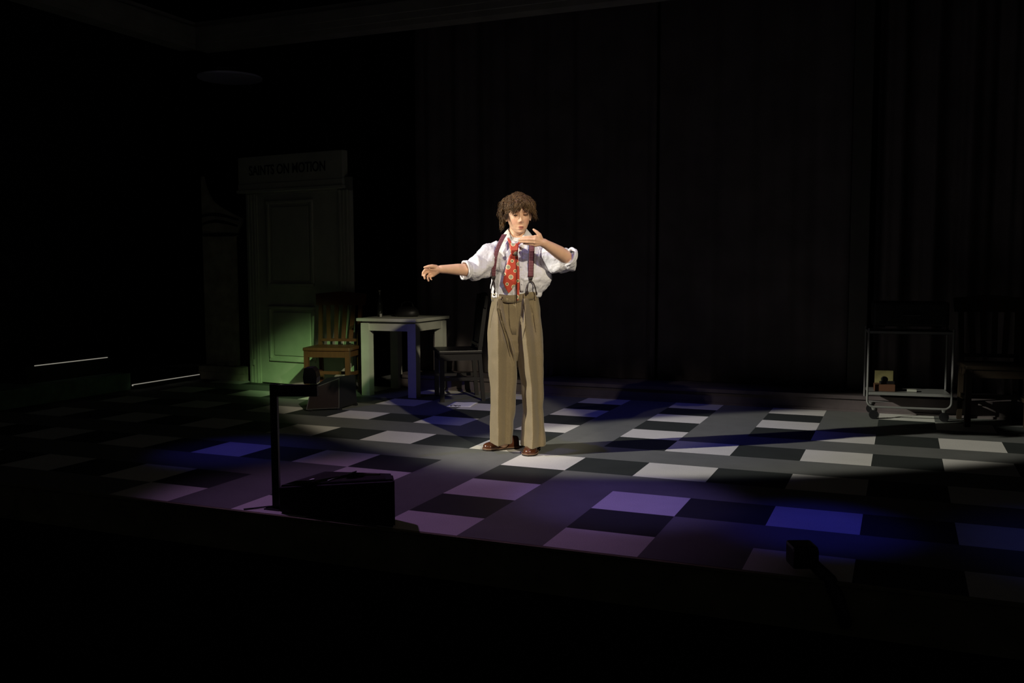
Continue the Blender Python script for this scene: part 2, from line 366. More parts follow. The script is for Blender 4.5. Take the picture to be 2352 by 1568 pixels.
chair((-1.635, 1.985, 0), -.98, DWOOD, 'black wooden slat-back chair turned sideways, right of the small table')
chair((2.86, 2.12, 0), .12, RWOOD, 'dark brown wooden chair in the shadow right of the trolley')

# ------------------------------------------------------------------ table
TBL = mat('pale_table_paint', (.38, .39, .33), .5, nscale=8, namt=.08)
TX, TY, TW, TD, TH = -2.431, 1.955, .575, .62, .72
t = empty('side_table', (TX+TW/2, TY+TD/2, 0), 0, 'small pale painted table with square legs, right of the wooden chair', 'table')
b = MB(); b.box((-TW/2-.03, -TD/2-.03, TH-.028), (TW/2+.02, TD/2+.03, TH), bev=.003); b.build('tabletop', TBL, t)
for sx in (-1, 1):
    for sy in (-1, 1):
        b = MB(); cx, cy = sx*(TW/2-.042), sy*(TD/2-.042); b.box((cx-.042, cy-.042, 0), (cx+.042, cy+.042, TH-.045)); b.build('leg', TBL, t)
b = MB(); b.box((-TW/2+.08, -TD/2+.012, TH-.115), (TW/2-.08, -TD/2+.03, TH-.045)); b.box((-TW/2+.08, TD/2-.03, TH-.115), (TW/2-.08, TD/2-.012, TH-.045))
for sx in (-1, 1): b.box((sx*(TW/2-.02)-.009, -TD/2+.08, TH-.115), (sx*(TW/2-.02)+.009, TD/2-.08, TH-.045))
b.box((-TW/2+.01, -TD/2+.01, TH-.046), (TW/2-.01, TD/2-.01, TH-.027)); b.build('apron', TBL, t)
# bottle on the table
GLASS = mat('dark_bottle_glass', (.03, .035, .03), .08, spec=.9)
t = empty('bottle', (-2.40, 2.25, TH), 0, 'slim dark glass bottle standing on the pale table', 'bottle')
prof = [(0, .0), (.026, .002), (.028, .015), (.028, .13), (.024, .155), (.011, .185), (.0095, .225), (.0115, .228), (.0115, .236)]
def lathe(prof, n=20):
    b = MB(); b.loft([[(r*math.cos(2*PI*k/n), r*math.sin(2*PI*k/n), z) for k in range(n)] for r, z in [(max(r, .0005), z) for r, z in prof]]); return b
lathe(prof).build('body', GLASS, t, smooth=True); lathe([(.0, .236), (.010, .237), (.010, .250), (.0, .251)]).build('stopper', mat('pale_stopper', (.5, .5, .45), .3), t, smooth=True)
t = tag(lathe([(0, 0), (.012, .001), (.014, .03), (.012, .03), (.010, .004), (0, .004)]).build('shot_glass', mat('shiny_glass', (.75, .75, .72), .1, metal=.6)), 'tiny bright shot glass beside the dark bottle on the table', 'glass'); t.location = (-2.355, 2.19, TH)
# dark bag shape on the table
t = empty('handbag', (-2.13, 2.30, TH), .2, 'low black handbag lying on the right of the table', 'bag')
b = MB(); b.loft([[(w_*math.cos(2*PI*k/20)*(1+.1*math.sin(3*k)), d_*math.sin(2*PI*k/20), z) for k in range(20)] for w_, d_, z in ((.10, .06, 0), (.12, .075, .02), (.11, .06, .06), (.085, .03, .09), (.05, .012, .098))]); b.build('body', mat('black_leather', (.012, .012, .012), .45), t, smooth=True)
b = MB(); b.tube([(-.06, 0, .085), (-.05, 0, .13), (0, 0, .15), (.05, 0, .13), (.06, 0, .085)], .006, 8); b.build('handle', BLACKM, t, smooth=True)

# paper on the floor
b = MB(); q = [(-1.368, 1.587), (-1.425, 1.875), (-1.20, 1.88), (-1.166, 1.638)]
P = []
for r in range(9):
    row = []
    for k in range(9):
        u, v = k/8, r/8; a0 = Vector(q[0]).lerp(Vector(q[3]), u); a1 = Vector(q[1]).lerp(Vector(q[2]), u); p = a0.lerp(a1, v)
        row.append((p.x, p.y, .003+.008*abs(math.sin(u*4+v*2))*(u*v)))
    P.append(row)
b.grid(P); pp = b.build('paper_sheet', mat('white_paper', (.80, .80, .86), .7), smooth=True, solid=.0006); tag(pp, 'white paper sheet with a small black scrawl lying on the floor by the black chair', 'paper')
b = MB(); c0 = Vector((-1.33, 1.635, .0065))
for r_, ph, dx in ((.018, 0, 0), (.012, .5, .035), (.009, .2, .062)):
    b.tube([(c0.x+dx+r_*math.cos(.6*k+ph), c0.y+dx*.1+r_*1.5*math.sin(.6*k+ph), c0.z) for k in range(9)], .0022, 5)
b.build('scrawl', BLACKP, pp)

# ------------------------------------------------------------------ black box, post and arm at the stage front
t = empty('stage_monitor', (-.25, -1.66, 0), 0, 'low black wedge monitor with shiny catches at the front edge of the stage', 'stage monitor')
o2 = Vector((-.25, -1.66))
bs = [(-.572, -1.815), (.087, -1.829), (.005, -1.70), (-.40, -1.50)]; hs = [.135, .225, .22, .165]
vs = [(x-o2.x, y-o2.y, 0.0) for x, y in bs]+[(x-o2.x, y-o2.y, h) for (x, y), h in zip(bs, hs)]
vs[6] = (.012+.25, -1.715+1.66, .226); vs[7] = (-.44+.25, -1.60+1.66, .176)
bm = bmesh.new(); vv = [bm.verts.new(v) for v in vs]
for q in ((3, 2, 1, 0), (4, 5, 6, 7), (0, 1, 5, 4), (1, 2, 6, 5), (2, 3, 7, 6), (3, 0, 4, 7)): bm.faces.new([vv[i] for i in q])
bmesh.ops.bevel(bm, geom=bm.edges[:], offset=.010, segments=3, affect='EDGES'); b = MB(); bm.verts.index_update()
b.add([v.co.copy() for v in bm.verts], [tuple(v.index for v in f.verts) for f in bm.faces]); bm.free()
b.build('cabinet', mat('black_case_vinyl', (.007, .007, .008), .55, bump=.3, bscale=400), t)
def topz(x, y): return None
tv = [Vector(v) for v in vs[4:8]]; tn = (tv[1]-tv[0]).cross(tv[3]-tv[0]).normalized()
if tn.z < 0: tn = -tn
tc_ = sum(tv, Vector())/4
b = MB(); fr = [tc_+(v-tc_)*.82+Vector((0, 0, .002)) for v in tv]; fr += [v-Vector((0, 0, .006)) for v in fr]
b.add(fr, [(0, 1, 2, 3), (7, 6, 5, 4), (0, 4, 5, 1), (1, 5, 6, 2), (2, 6, 7, 3), (3, 7, 4, 0)]); b.build('top_panel', mat('brown_black_panel', (.012, .010, .007), .5), t)
def onTop(a, c, dz=.006):       # a along the left-right edge, c front to back, 0..1
    p = tv[0].lerp(tv[1], a).lerp(tv[3].lerp(tv[2], a), c); return p+Vector((0, 0, dz))
STEEL = mat('bright_steel', (.9, .9, .9), .35, metal=.6)
for p_, q_ in ((onTop(.42, .12), onTop(.44, .48)), (onTop(.47, .70), onTop(.50, .92)), (onTop(.20, .25), onTop(.23, .30))):
    b = MB(); b.tube([p_, q_], .0035, 8); b.build('catch', STEEL, t, smooth=True)
b = MB(); b.bar(onTop(.62, .62, .004), onTop(.85, .62, .004), .006, .010); b.build('label_strip', mat('dull_strip', (.20, .18, .12), .4), t)
t = empty('lamp_stand', (-.635, -1.74, 0), 0, 'black square post with an arm holding a small lamp, left of the wedge monitor', 'lamp stand')
adx, ady = RT.x, RT.y
b = MB(); b.bar((0, 0, .004), (0, 0, .62), .034, .034, ref=(adx, ady, 0)); b.build('post', BLACKM, t)
b = MB(); b.bar((-.017*adx, -.017*ady, .588), (.215*adx, .215*ady, .588), .056, .034, ref=(0, 0, 1)); b.build('arm', BLACKM, t)
Mh = Matrix.Translation((.185*adx, .185*ady, .655)) @ Matrix.Rotation(math.atan2(ady, adx), 4, 'Z')
b = MB(); prof = [(-.030, -.03), (-.034, .0), (-.028, .045), (.012, .048), (.028, .03), (.034, .0), (.030, -.03)]
n = len(prof)
b.add([Mh @ Vector((x, y, z)) for y in (-.035, .05) for x, z in prof], [tuple(range(n)), tuple(range(2*n-1, n-1, -1))]+[(i, i+n, (i+1) % n+n, (i+1) % n) for i in range(n)]); b.build('lamp_head', BLACKM, t)
b = MB(); b.box((-.045, -.045, 0), (.045, .045, .006), bev=.002); b.build('base_plate', BLACKM, t)
b = MB(); b.tube([(0, 0, .01), (-.03, -.02, .012), (-.07, -.03, .006), (-.13, -.085, .004)], .004, 6); b.build('cable', BLACKM, t, smooth=True)

# wedge speaker with brown front on the floor
t = empty('speaker', (-2.15, 1.19, 0), 0, 'dark brown wedge-shaped floor speaker in front of the wooden chair', 'speaker')
p1, p2, p3 = Vector((-2.332, .928)), Vector((-2.12, 1.10)), Vector((-2.135, 1.40)); o2 = Vector((-2.15, 1.19))
p4 = p1+(p3-p2)
base = [p1-o2, p2-o2, p3-o2, p4-o2]; tops = [.19, .27, .27, .25]; ins = [.06, .0, .0, .05]
ctr = sum(base, Vector((0, 0)))/4
vs = [(p.x, p.y, .016) for p in base]+[(p.x+(ctr.x-p.x)*.28*(i in (0, 3)), p.y+(ctr.y-p.y)*.15, tops[i]) for i, p in enumerate(base)]
b = MB(); b.add(vs, [(3, 2, 1, 0), (4, 5, 6, 7), (1, 2, 6, 5), (2, 3, 7, 6), (3, 0, 4, 7), (0, 1, 5, 4)]); b.build('cabinet', BLACKM, t)
vv = [Vector(v) for v in (vs[0], vs[1], vs[5], vs[4])]; nrm = (vv[1]-vv[0]).cross(vv[3]-vv[0]).normalized(); cc = sum(vv, Vector())/4
fr = [cc+(v-cc)*.94+nrm*.004 for v in vv]; fr += [v-nrm*.006 for v in fr]
b = MB(); b.add(fr, [(0, 1, 2, 3), (7, 6, 5, 4), (0, 4, 5, 1), (1, 5, 6, 2), (2, 6, 7, 3), (3, 7, 4, 0)]); b.build('grille', mat('brown_grille', (.010, .005, .004), .8, bump=.6, bscale=500), t)
for p in base:
    q_ = p*.88; b = MB(); b.box((q_.x-.015, q_.y-.015, 0), (q_.x+.015, q_.y+.015, .017)); b.build('foot', BLACKM, t)

# small black floor spotlight at the front right
t = empty('floor_spotlight', (1.885, -1.80, 0), 0, 'small black spotlight on a bracket at the front right edge of the stage', 'spotlight')
Mh = Matrix.Translation((-.012, 0, .078)) @ Matrix.Rotation(.4, 4, 'Z')
b = MB(); b.box((-.052, -.05, -.045), (.045, .06, .042), bev=.012, mat=Mh); b.box((-.056, -.065, -.03), (.040, -.045, .035), bev=.006, mat=Mh); b.build('lamp_head', BLACKM, t)
b = MB(); b.tube([(.01, 0, .06), (.05, -.02, .03), (.09, -.035, -.0), (.12, -.05, -.06), (.15, -.06, -.15)], [.022, .024, .026, .026, .024], 12); b.build('bracket_arm', BLACKM, t, smooth=True)

# ------------------------------------------------------------------ trolley on the right
TUBE = mat('shaded_enamel_tube', (.17, .17, .165), .35)  # enamel darkened to stand for the performer's shadow on the trolley
t = empty('trolley', (2.25, 2.40, 0), .10, 'pale tubular serving trolley with a low shelf, right of the stage', 'trolley')
def rrect(x0, x1, z0, z1, y, r):
    pts = [(x0, y, z1)]
    for k in range(7): a = PI+k*PI/12; pts.append((x0+r+r*math.cos(a), y, z0+r+r*math.sin(a)))
    for k in range(7): a = 1.5*PI+k*PI/12; pts.append((x1-r+r*math.cos(a), y, z0+r+r*math.sin(a)))
    pts.append((x1, y, z1)); return pts
for y in (-.15, .17):
    b = MB(); b.tube(rrect(-.30, .30, .095, .70, y, .05), .0085, 10); b.build('frame_tube', TUBE, t, smooth=True)
b = MB()
for (x0, x1) in ((-.30, .30),):
    b.bar((x0, -.15, .675), (x1, -.15, .675), .018, .012, ref=(0, 0, 1)); b.bar((x0, .17, .675), (x1, .17, .675), .018, .012, ref=(0, 0, 1))
    for x in (x0, x1): b.bar((x, -.15, .675), (x, .17, .675), .018, .012, ref=(0, 0, 1))
b.build('top_rail', TUBE, t)
b = MB(); b.box((-.29, -.14, .662), (.29, .16, .672)); b.build('top_shelf', BLACKP, t)
b = MB(); b.box((-.292, -.155, .188), (.292, .165, .210), bev=.003); b.build('low_shelf', TUBE, t)
for sx in (-1, 1):
    for y in (-.15, .17):
        b = MB(); Mw = Matrix.Translation((sx*.25, y, .035)); b.tube([(sx*.25, y-.011, .035), (sx*.25, y+.011, .035)], .035, 20, cap=False); b.build('caster', BLACKM, t, smooth=False)
        b = MB(); b.tube([(sx*.25, y, .07), (sx*.25, y, .09)], [.012, .02], 10, cap=False); b.build('caster_stem', TUBE, t)
def onT(x, y, z): return t.matrix_basis @ Vector((x, y, z)) if False else Vector((2.25, 2.40, 0))+Vector((x*math.cos(.1)-y*math.sin(.1), x*math.sin(.1)+y*math.cos(.1), z))
b = MB(); b.box((-.075, -.06, 0), (.075, .06, .052), bev=.003); o = b.build('book', mat('brown_book_cover', (.09, .040, .022), .5)); o.location = onT(-.17, -.04, .212); o.rotation_euler = (0, 0, .1); tag(o, 'thick brown book lying on the low trolley shelf', 'book')  # cover colour lowered for the shadow over the trolley
b = MB(); b.box((-.068, -.012, 0), (.068, .012, .145), bev=.003); o = b.build('carton', mat('yellow_cream_card', (.22, .20, .085), .6, nscale=20, namt=.2)); o.location = onT(-.165, .065, .212); o.rotation_euler = (0, 0, .1); tag(o, 'yellow cream carton standing on the trolley behind the book', 'carton')  # card colour lowered for the same shadow
t2 = empty('tape_dispenser', onT(-.15, -.04, .264), .3, 'small black tape dispenser on top of the brown book', 'tape dispenser')
b = MB(); b.box((-.055, -.018, 0), (.055, .018, .022), bev=.005); b.build('base', BLACKM, t2)
b = MB(); b.tube([(-.02, -.012, .035), (-.02, .012, .035)], .024, 20, cap=False); b.build('tape_roll', BLACKM, t2)
b = MB(); b.box((-.035, -.03, 0), (.035, .03, .016), bev=.003); o = b.build('small_box', mat('grey_card', (.3, .3, .26), .6)); o.location = onT(.03, -.05, .212); tag(o, 'small grey box on the middle of the low trolley shelf', 'box')
t2 = empty('suitcase', onT(0, .0, .709), .1, 'black suitcase lying on top of the trolley', 'suitcase')
b = MB(); b.box((-.27, -.13, .012), (.27, .13, .20), bev=.02); b.build('shell', mat('black_suitcase', (.008, .008, .007), .6), t2)
b = MB(); b.tube([(-.06, -.13, .10), (-.06, -.155, .10), (.06, -.155, .10), (.06, -.13, .10)], .007, 8); b.build('handle', BLACKM, t2)
for sx in (-1, 1):
    b = MB(); b.box((sx*.2-.02, -.1, 0), (sx*.2+.02, .1, .014)); b.build('foot', BLACKM, t2)
#PERSON
# ------------------------------------------------------------------ the performer
PR = Vector((-.070, -.001, 0)); PA = math.atan2(RT.y, RT.x)
ca, sa = math.cos(PA), math.sin(PA)
def toL(p): d = Vector(p)-PR; return Vector((d.x*ca+d.y*sa, -d.x*sa+d.y*ca, d.z))
CL = toL(CAM)
def L(u, v, y):                 # point of the figure at depth y of its own frame, read off the photograph's view of it
    r = fw + RT*((u-1176)/FPX) - UP*((v-784)/FPX); rl = Vector((r.x*ca+r.y*sa, -r.x*sa+r.y*ca, r.z))
    return CL + rl*((y-CL.y)/rl.y)
person = empty('person', PR, PA, 'person in white shirt, red patterned tie, braces and wide khaki trousers, arms out centre stage', 'person')

SKIN = mat('skin', (.74, .45, .295), .5, spec=.35, nscale=30, namt=.05, sss=.12)
# flush of the cheeks, lips and brows are the skin's own colour, placed by position on the head
nt = SKIN.node_tree; bs_ = nt.nodes['Principled BSDF']; tc = nt.nodes.new('ShaderNodeTexCoord')
HC = L(1190.5, 491.5, 0.0); HY = math.radians(9); HT = math.radians(-2.5)
HM = Matrix.Translation(HC) @ Matrix.Rotation(HY, 4, 'Z') @ Matrix.Rotation(HT, 4, 'Y') @ Matrix.Rotation(math.radians(4), 4, 'X')
base_sock = bs_.inputs['Base Color'].links[0].from_socket
def blob(cen, rad, colr, amt, prev):
    c = HM @ Vector(cen)
    sb = nt.nodes.new('ShaderNodeVectorMath'); sb.operation = 'SUBTRACT'; sb.inputs[1].default_value = c; nt.links.new(tc.outputs['Object'], sb.inputs[0])
    dv = nt.nodes.new('ShaderNodeVectorMath'); dv.operation = 'DIVIDE'; dv.inputs[1].default_value = rad; nt.links.new(sb.outputs[0], dv.inputs[0])
    ln = nt.nodes.new('ShaderNodeVectorMath'); ln.operation = 'LENGTH'; nt.links.new(dv.outputs[0], ln.inputs[0])
    mr = nt.nodes.new('ShaderNodeMapRange'); mr.interpolation_type = 'SMOOTHSTEP'; mr.inputs[1].default_value = .55; mr.inputs[2].default_value = 1.15; mr.inputs[3].default_value = amt; mr.inputs[4].default_value = 0
    nt.links.new(ln.outputs['Value'], mr.inputs[0])
    return mixc(nt, mr.outputs[0], prev, colr)
sk = base_sock
sk = blob((-.040, -.07, -.045), (.024, .05, .022), (.70, .30, .22), .35, sk); sk = blob((.040, -.07, -.045), (.024, .05, .022), (.70, .30, .22), .35, sk)
sk = blob((0, -.095, -.0765), (.021, .03, .0058), (.44, .13, .10), .95, sk); sk = blob((0, -.095, -.086), (.017, .03, .0062), (.50, .16, .12), .9, sk)
sk = blob((0, -.095, -.0808), (.023, .04, .0025), (.10, .025, .02), 1.0, sk)  # shade in the parting of the lips, painted as a dark line
for sx in (-1, 1): sk = blob((sx*.032, -.09, .020), (.018, .04, .0042), (.13, .065, .035), .8, sk)
for sx in (-1, 1): sk = blob((sx*.031, -.09, .001), (.017, .03, .010), (.34, .16, .11), .6, sk)  # shade of the eye sockets painted into the skin
nt.links.new(sk, bs_.inputs['Base Color'])

def interp(T, x):
    if x <= T[0][0]: return T[0][1]
    for (a, va), (b_, vb) in zip(T, T[1:]):
        if x <= b_: f = (x-a)/(b_-a); f = f*f*(3-2*f)*.5+f*.5; return va+(vb-va)*f
    return T[-1][1]
WT = [(-1, .004), (-.965, .024), (-.88, .037), (-.7, .052), (-.45, .064), (-.2, .070), (.1, .073), (.4, .075), (.65, .067), (.85, .046), (1, .004)]
FT = [(-1, .055), (-.93, .076), (-.8, .083), (-.5, .084), (-.2, .085), (.05, .084), (.3, .089), (.55, .082), (.8, .058), (.93, .03), (1, .0)]
BT = [(-1, -.03), (-.85, -.005), (-.65, .02), (-.4, .052), (-.15, .080), (.2, .098), (.5, .097), (.75, .075), (.92, .04), (1, .0)]
HH = .119
def g2(x, z, cx, cz, sx_, sz_): return math.exp(-((x-cx)/sx_)**2/2-((z-cz)/sz_)**2/2)
def face(x, z):
    ax = abs(x); d = 0
    d += .019*g2(x, z, 0, -.040, .0072, .0085) + .011*g2(x, z, 0, -.022, .0062, .013)+.006*g2(x, z, 0, -.002, .0068, .015)
    d += .008*g2(ax, z, .0110, -.045, .0048, .0052)
    d -= .013*g2(ax, z, .032, .001, .0135, .010); d += .005*g2(ax, z, .030, .021, .018, .006)
    d += .005*g2(ax, z, .040, -.040, .017, .018)
    d += .0065*g2(x, z, 0, -.0765, .017, .0045)+.008*g2(x, z, 0, -.087, .014, .005)-.0045*g2(x, z, 0, -.0810, .020, .0022)
    d -= .004*g2(x, z, 0, -.098, .018, .005)+.003*g2(x, z, 0, -.063, .005, .007); d += .008*g2(x, z, 0, -.111, .016, .009)
    d -= .003*g2(ax, z, .026, -.081, .004, .006)
    return d
bd = MB(); rings = []; NR, NA = 96, 120
for i in range(NR+1):
    tt = -math.cos(PI*i/NR)*.6+(-1+2*i/NR)*.4; z = tt*HH; W, Fr, Bk = interp(WT, tt), interp(FT, tt), interp(BT, tt)
    ring = []
    for k in range(NA):
        th = 2*PI*k/NA; c, s_ = math.cos(th), math.sin(th)
        ex = .86 if s_ < 0 else 1
        x = W*(abs(c)**(ex))*(1 if c > 0 else -1)
        yc = (Bk-Fr)/2 if Bk+Fr > 0 else 0
        y = -Fr*abs(s_)**.95+0*yc if s_ < 0 else Bk*s_
        if s_ < 0: y = y - face(x, z)*min(1, abs(s_)*1.6)
        ring.append(HM @ Vector((x, y, z)))
    rings.append(ring)
bd.loft(rings)
for sx in (-1, 1):              # ears
    Me = (HM @ Matrix.Translation((sx*.074, .010, -.012)) @ Matrix.Rotation(sx*.35, 4, 'Z'))
    bd.sphere(Me.translation, (.010, .019, .031), 10, M3=Me.to_3x3()); 
    Me2 = (HM @ Matrix.Translation((sx*.076, .004, -.036)) ); bd.sphere(Me2.translation, (.006, .008, .010), 8, M3=Me2.to_3x3())
# neck, trunk, legs
bd.tube([L(1189, 500, .035), L(1188, 530, .035), L(1187, 548, .03), L(1187, 562, .03), L(1187, 580, .02)], [.052, .050, .050, .062, .08], 28)
def oval(u0, u1, v, y0, dpt, n=40, ex=.85, fy=None):
    a, b_ = L(u0, v, y0), L(u1, v, y0); c = (a+b_)/2; hw = (b_-a).length/2; out = []
    for k in range(n):
        th = 2*PI*k/n; cs, sn = math.cos(th), math.sin(th)
        x = hw*abs(cs)**ex*(1 if cs > 0 else -1); y = dpt*abs(sn)**ex*(1 if sn > 0 else -1)
        if fy: x, y = fy(th, x, y)
        out.append(Vector((c.x+x, y0+y, c.z)))
    return out
bd.loft([oval(u0, u1, v, .01, d) for u0, u1, v, d in ((1168, 1206, 553, .05), (1150, 1228, 562, .075), (1144, 1238, 590, .10), (1142, 1244, 630, .105), (1142, 1230, 665, .09), (1142, 1230, 720, .085), (1150, 1225, 790, .07))])
bd.tube([L(1165, 790, .03), L(1156, 900, .06), L(1154, 1015, .09)], [.070, .055, .042], 20); bd.tube([L(1210, 790, .03), L(1220, 900, .03), L(1222, 1018, .04)], [.070, .055, .042], 20)
# arm on the left of the picture, reaching out
bd.tube([L(1143, 577, .0), L(1115, 602, -.07), L(1090, 619, -.13), L(1072, 620, -.17), L(1050, 618.5, -.205), L(1028, 618.0, -.235), L(1012, 618.0, -.255)], [.056, .046, .041, .039, .035, .028, .0245], 24)
def hand(wr, wr_r, mcps, fingers, thumb, palm_r=.0125):
    for m_, rr in zip(mcps, (palm_r, palm_r, palm_r*.97, palm_r*.9)):
        mid = wr.lerp(m_, .5); bd.tube([wr.lerp(m_, .0), mid, m_], [wr_r, .0145, rr*.86], 14)
    for a, b_ in zip(mcps, mcps[1:]):
        mm = (a+b_)/2; bd.tube([wr.lerp(mm, .25), wr.lerp(mm, .6), wr.lerp(mm, .93)], [.016, .013, .0105], 12)
    for pts, r0 in fingers:
        n = len(pts); bd.tube(pts, [r0*(1.04-.10*i) if i < n-1 else r0*.70 for i in range(n)], 12)
    bd.tube(thumb, [.015, .0125, .0098, .0068], 12)
wr = L(1010, 618.0, -.258)
mc = [L(985.5, 617.5, -.272), L(986.5, 622.5, -.262), L(989.5, 628, -.256), L(994, 633.0, -.252)]
hand(wr, .0225, mc, [
    ([mc[0], L(976.0, 619.5, -.292), L(971.5, 625.5, -.302), L(970.4, 632.5, -.300)], .0082),
    ([mc[1], L(977.5, 627.0, -.290), L(974.6, 633.5, -.306), L(975.6, 639.6, -.304)], .0084),
    ([mc[2], L(982.2, 634.0, -.284), L(982.0, 640.0, -.294), L(984.4, 644.8, -.294)], .0080),
    ([mc[3], L(988.4, 636.6, -.276), L(988.6, 640.2, -.286), L(991.2, 642.0, -.284)], .0068)],
    [L(1002, 613.5, -.262), L(992.5, 611.3, -.285), L(984, 611.8, -.297), L(975, 613.9, -.303)])
# arm on the right of the picture, folded in front of the chest
bd.tube([L(1242, 580, .0), L(1278, 597, -.09), L(1304, 599, -.15)], [.056, .044, .038], 24)
bd.tube([L(1305, 597, -.155), L(1297, 588.5, -.19), L(1284, 579.5, -.225), L(1268, 569.5, -.262), L(1254, 561, -.290), L(1248, 557.5, -.30)], [.038, .042, .041, .034, .0275, .0275], 24)
wr = L(1247.5, 557.0, -.303)
mc = [L(1229.5, 543.6, -.330), L(1228.0, 550.3, -.337), L(1228.0, 556.6, -.334), L(1229.0, 563.2, -.324)]
hand(wr, .0235, mc, [
    ([mc[0], L(1215, 544.0, -.336), L(1204.5, 544.7, -.334), L(1196.5, 545.6, -.330)], .0086),
    ([mc[1], L(1212, 550.2, -.344), L(1200.5, 550.3, -.342), L(1192.5, 550.8, -.338)], .0088),
    ([mc[2], L(1213, 556.0, -.342), L(1202, 555.6, -.340), L(1194.0, 555.4, -.336)], .0086),
    ([mc[3], L(1217, 560.9, -.330), L(1209, 560.2, -.330), L(1202.5, 559.8, -.327)], .0070)],
    [L(1243, 550, -.312), L(1239.0, 538.8, -.325), L(1231.8, 531.8, -.330), L(1225.6, 527.0, -.330)], .0135)
body = bd.build('body', SKIN, person, smooth=True); remesh(body, .0028, 2, .5)

# eyes
EYEW = mat('eye_white', (.55, .52, .48), .3); IRIS = mat('iris', (.05, .035, .02), .2); LID = mat('eyelid_skin', (.46, .25, .16), .5)
for sx in (-1, 1):
    e = empty('x', (0, 0, 0)); bpy.data.objects.remove(e)
    c = HM @ Vector((sx*.031, -.0735, -.001))
    b = MB(); b.sphere(c, .0115, 12); b.sphere(HM @ Vector((sx*.031, -.0840, -.0035)), (.0045, .0016, .0045), 8, mi=1); eo = b.build('eye', [EYEW, IRIS], person, smooth=True)
    b = MB(); P = []
    for r in range(7):
        a = math.radians(78-r*15); row = []
        for k in range(13):
            t_ = math.radians(-78+k*13); row.append(HM @ (Vector((sx*.031, -.0735, -.001))+Vector((math.sin(t_)*.0128*math.cos(a*.55), -math.cos(t_)*.0128*math.cos(a), math.sin(a)*.0118))))
        P.append(row)
    b.grid(P); b.build('eyelid', LID, eo, smooth=True, solid=.0012)
    b = MB(); P = []
    for r in range(4):
        a = math.radians(-62+r*11); row = []
        for k in range(13):
            t_ = math.radians(-78+k*13); row.append(HM @ (Vector((sx*.031, -.0735, -.001))+Vector((math.sin(t_)*.0126*math.cos(a*.55), -math.cos(t_)*.0126*math.cos(a), math.sin(a)*.0120))))
        P.append(row)
    b.grid(P); b.build('eyelid', LID, eo, smooth=True, solid=.0012)
    b = MB(); b.tube([HM @ Vector((sx*.031+dx, -.0735-math.sqrt(max(0, .0135**2-dx*dx)), -.0042-.06*abs(dx))) for dx in (-.0115, -.008, -.004, 0, .004, .008, .0115)], .0019, 6); b.build('eyelashes', mat('lashes', (.02, .012, .008), .7), eo)

# hair: base volume plus many curling locks
HAIR = mat('brown_hair', (.115, .062, .023), .45, spec=.4, nscale=60, namt=.45)
rnd = random.Random(21)
hb = MB()
def scalp(th, ph, off):         # th azimuth (0 = front), ph elevation
    tt = math.sin(ph); z = tt*HH; W, Fr, Bk = interp(WT, tt), interp(FT, tt), interp(BT, tt)
    c, s_ = math.sin(th), -math.cos(th)
    x = W*c; y = Fr*s_ if s_ < 0 else Bk*s_
    n_ = Vector((x/.07**2*.07, y/.09**2*.09, max(z, 0)/.1)); n_ = n_.normalized() if n_.length else Vector((0, 0, 1))
    return Vector((x, y, z)), n_
rings = []
for i in range(15):
    ph = math.radians(88-i*7.6); ring = []
    for k in range(48):
        th = 2*PI*k/48; fr = max(0, math.cos(th))
        p, n_ = scalp(th, max(ph, math.radians(6+24*fr**1.5)) if fr > .12 else ph, 0)
        ring.append(HM @ (p+n_*(.017+.010*noise.noise(p*35))))
    rings.append(ring)
hb.loft(rings)
def lock(p, n_, down, ln, curl, rad, seg=10, tuck=.5, mi=0):
    pts = []; q = p.copy(); d = (n_*.8+down*.7).normalized(); ax = d.cross(Vector((rnd.uniform(-1, 1), rnd.uniform(-1, 1), rnd.uniform(-1, 1)))).normalized(); phs = rnd.uniform(0, 6.28)
    bx = d.cross(ax).normalized(); tw = rnd.uniform(6, 11)*(1 if rnd.random() < .5 else -1)
    for i in range(seg+1):
        f = i/seg; w_ = curl*min(1, f*2.2)
        pts.append(HM @ (q+ax*w_*math.cos(phs+f*tw)+bx*w_*math.sin(phs+f*tw)))
        d = (d*.66+down*.34-n_*tuck*max(0, f-.35)*.8).normalized(); q = q+d*ln/seg
        e = Vector((q.x/.092, q.y/.110, q.z/.136))
        if e.length < 1 and q.z > -.02: q = Vector((q.x/e.length, q.y/e.length, q.z/e.length))
    hb.tube(pts, [rad*(1-.8*(i/seg)**2) for i in range(seg+1)], 5, cap=False, mi=mi)
for k in range(2300):
    th = rnd.uniform(-PI, PI); ph = math.asin(rnd.uniform(.05, 1.0)); fr = max(0, math.cos(th))
    if fr > .35 and ph < math.radians(34): ph = math.radians(rnd.uniform(34, 72))
    p, n_ = scalp(th, ph, 0); p = p+n_*(.015+.006*noise.noise(p*28))
    out = Vector((math.sin(th), -math.cos(th), 0))
    cl = noise.noise_vector(p*22)                       # neighbouring locks wave together
    down = (Vector((0, 0, -1))*.85+out*.38+cl*.75+Vector((.15*rnd.uniform(-1, 1), 0, .15*rnd.uniform(-1, 1)))).normalized()
    ln = rnd.uniform(.035, .060) if fr > .35 else rnd.uniform(.045, .072)
    lock(p, n_, down, ln, rnd.uniform(.003, .0095), rnd.uniform(.0010, .0023), mi=rnd.choice((0, 0, 1, 1, 2)))
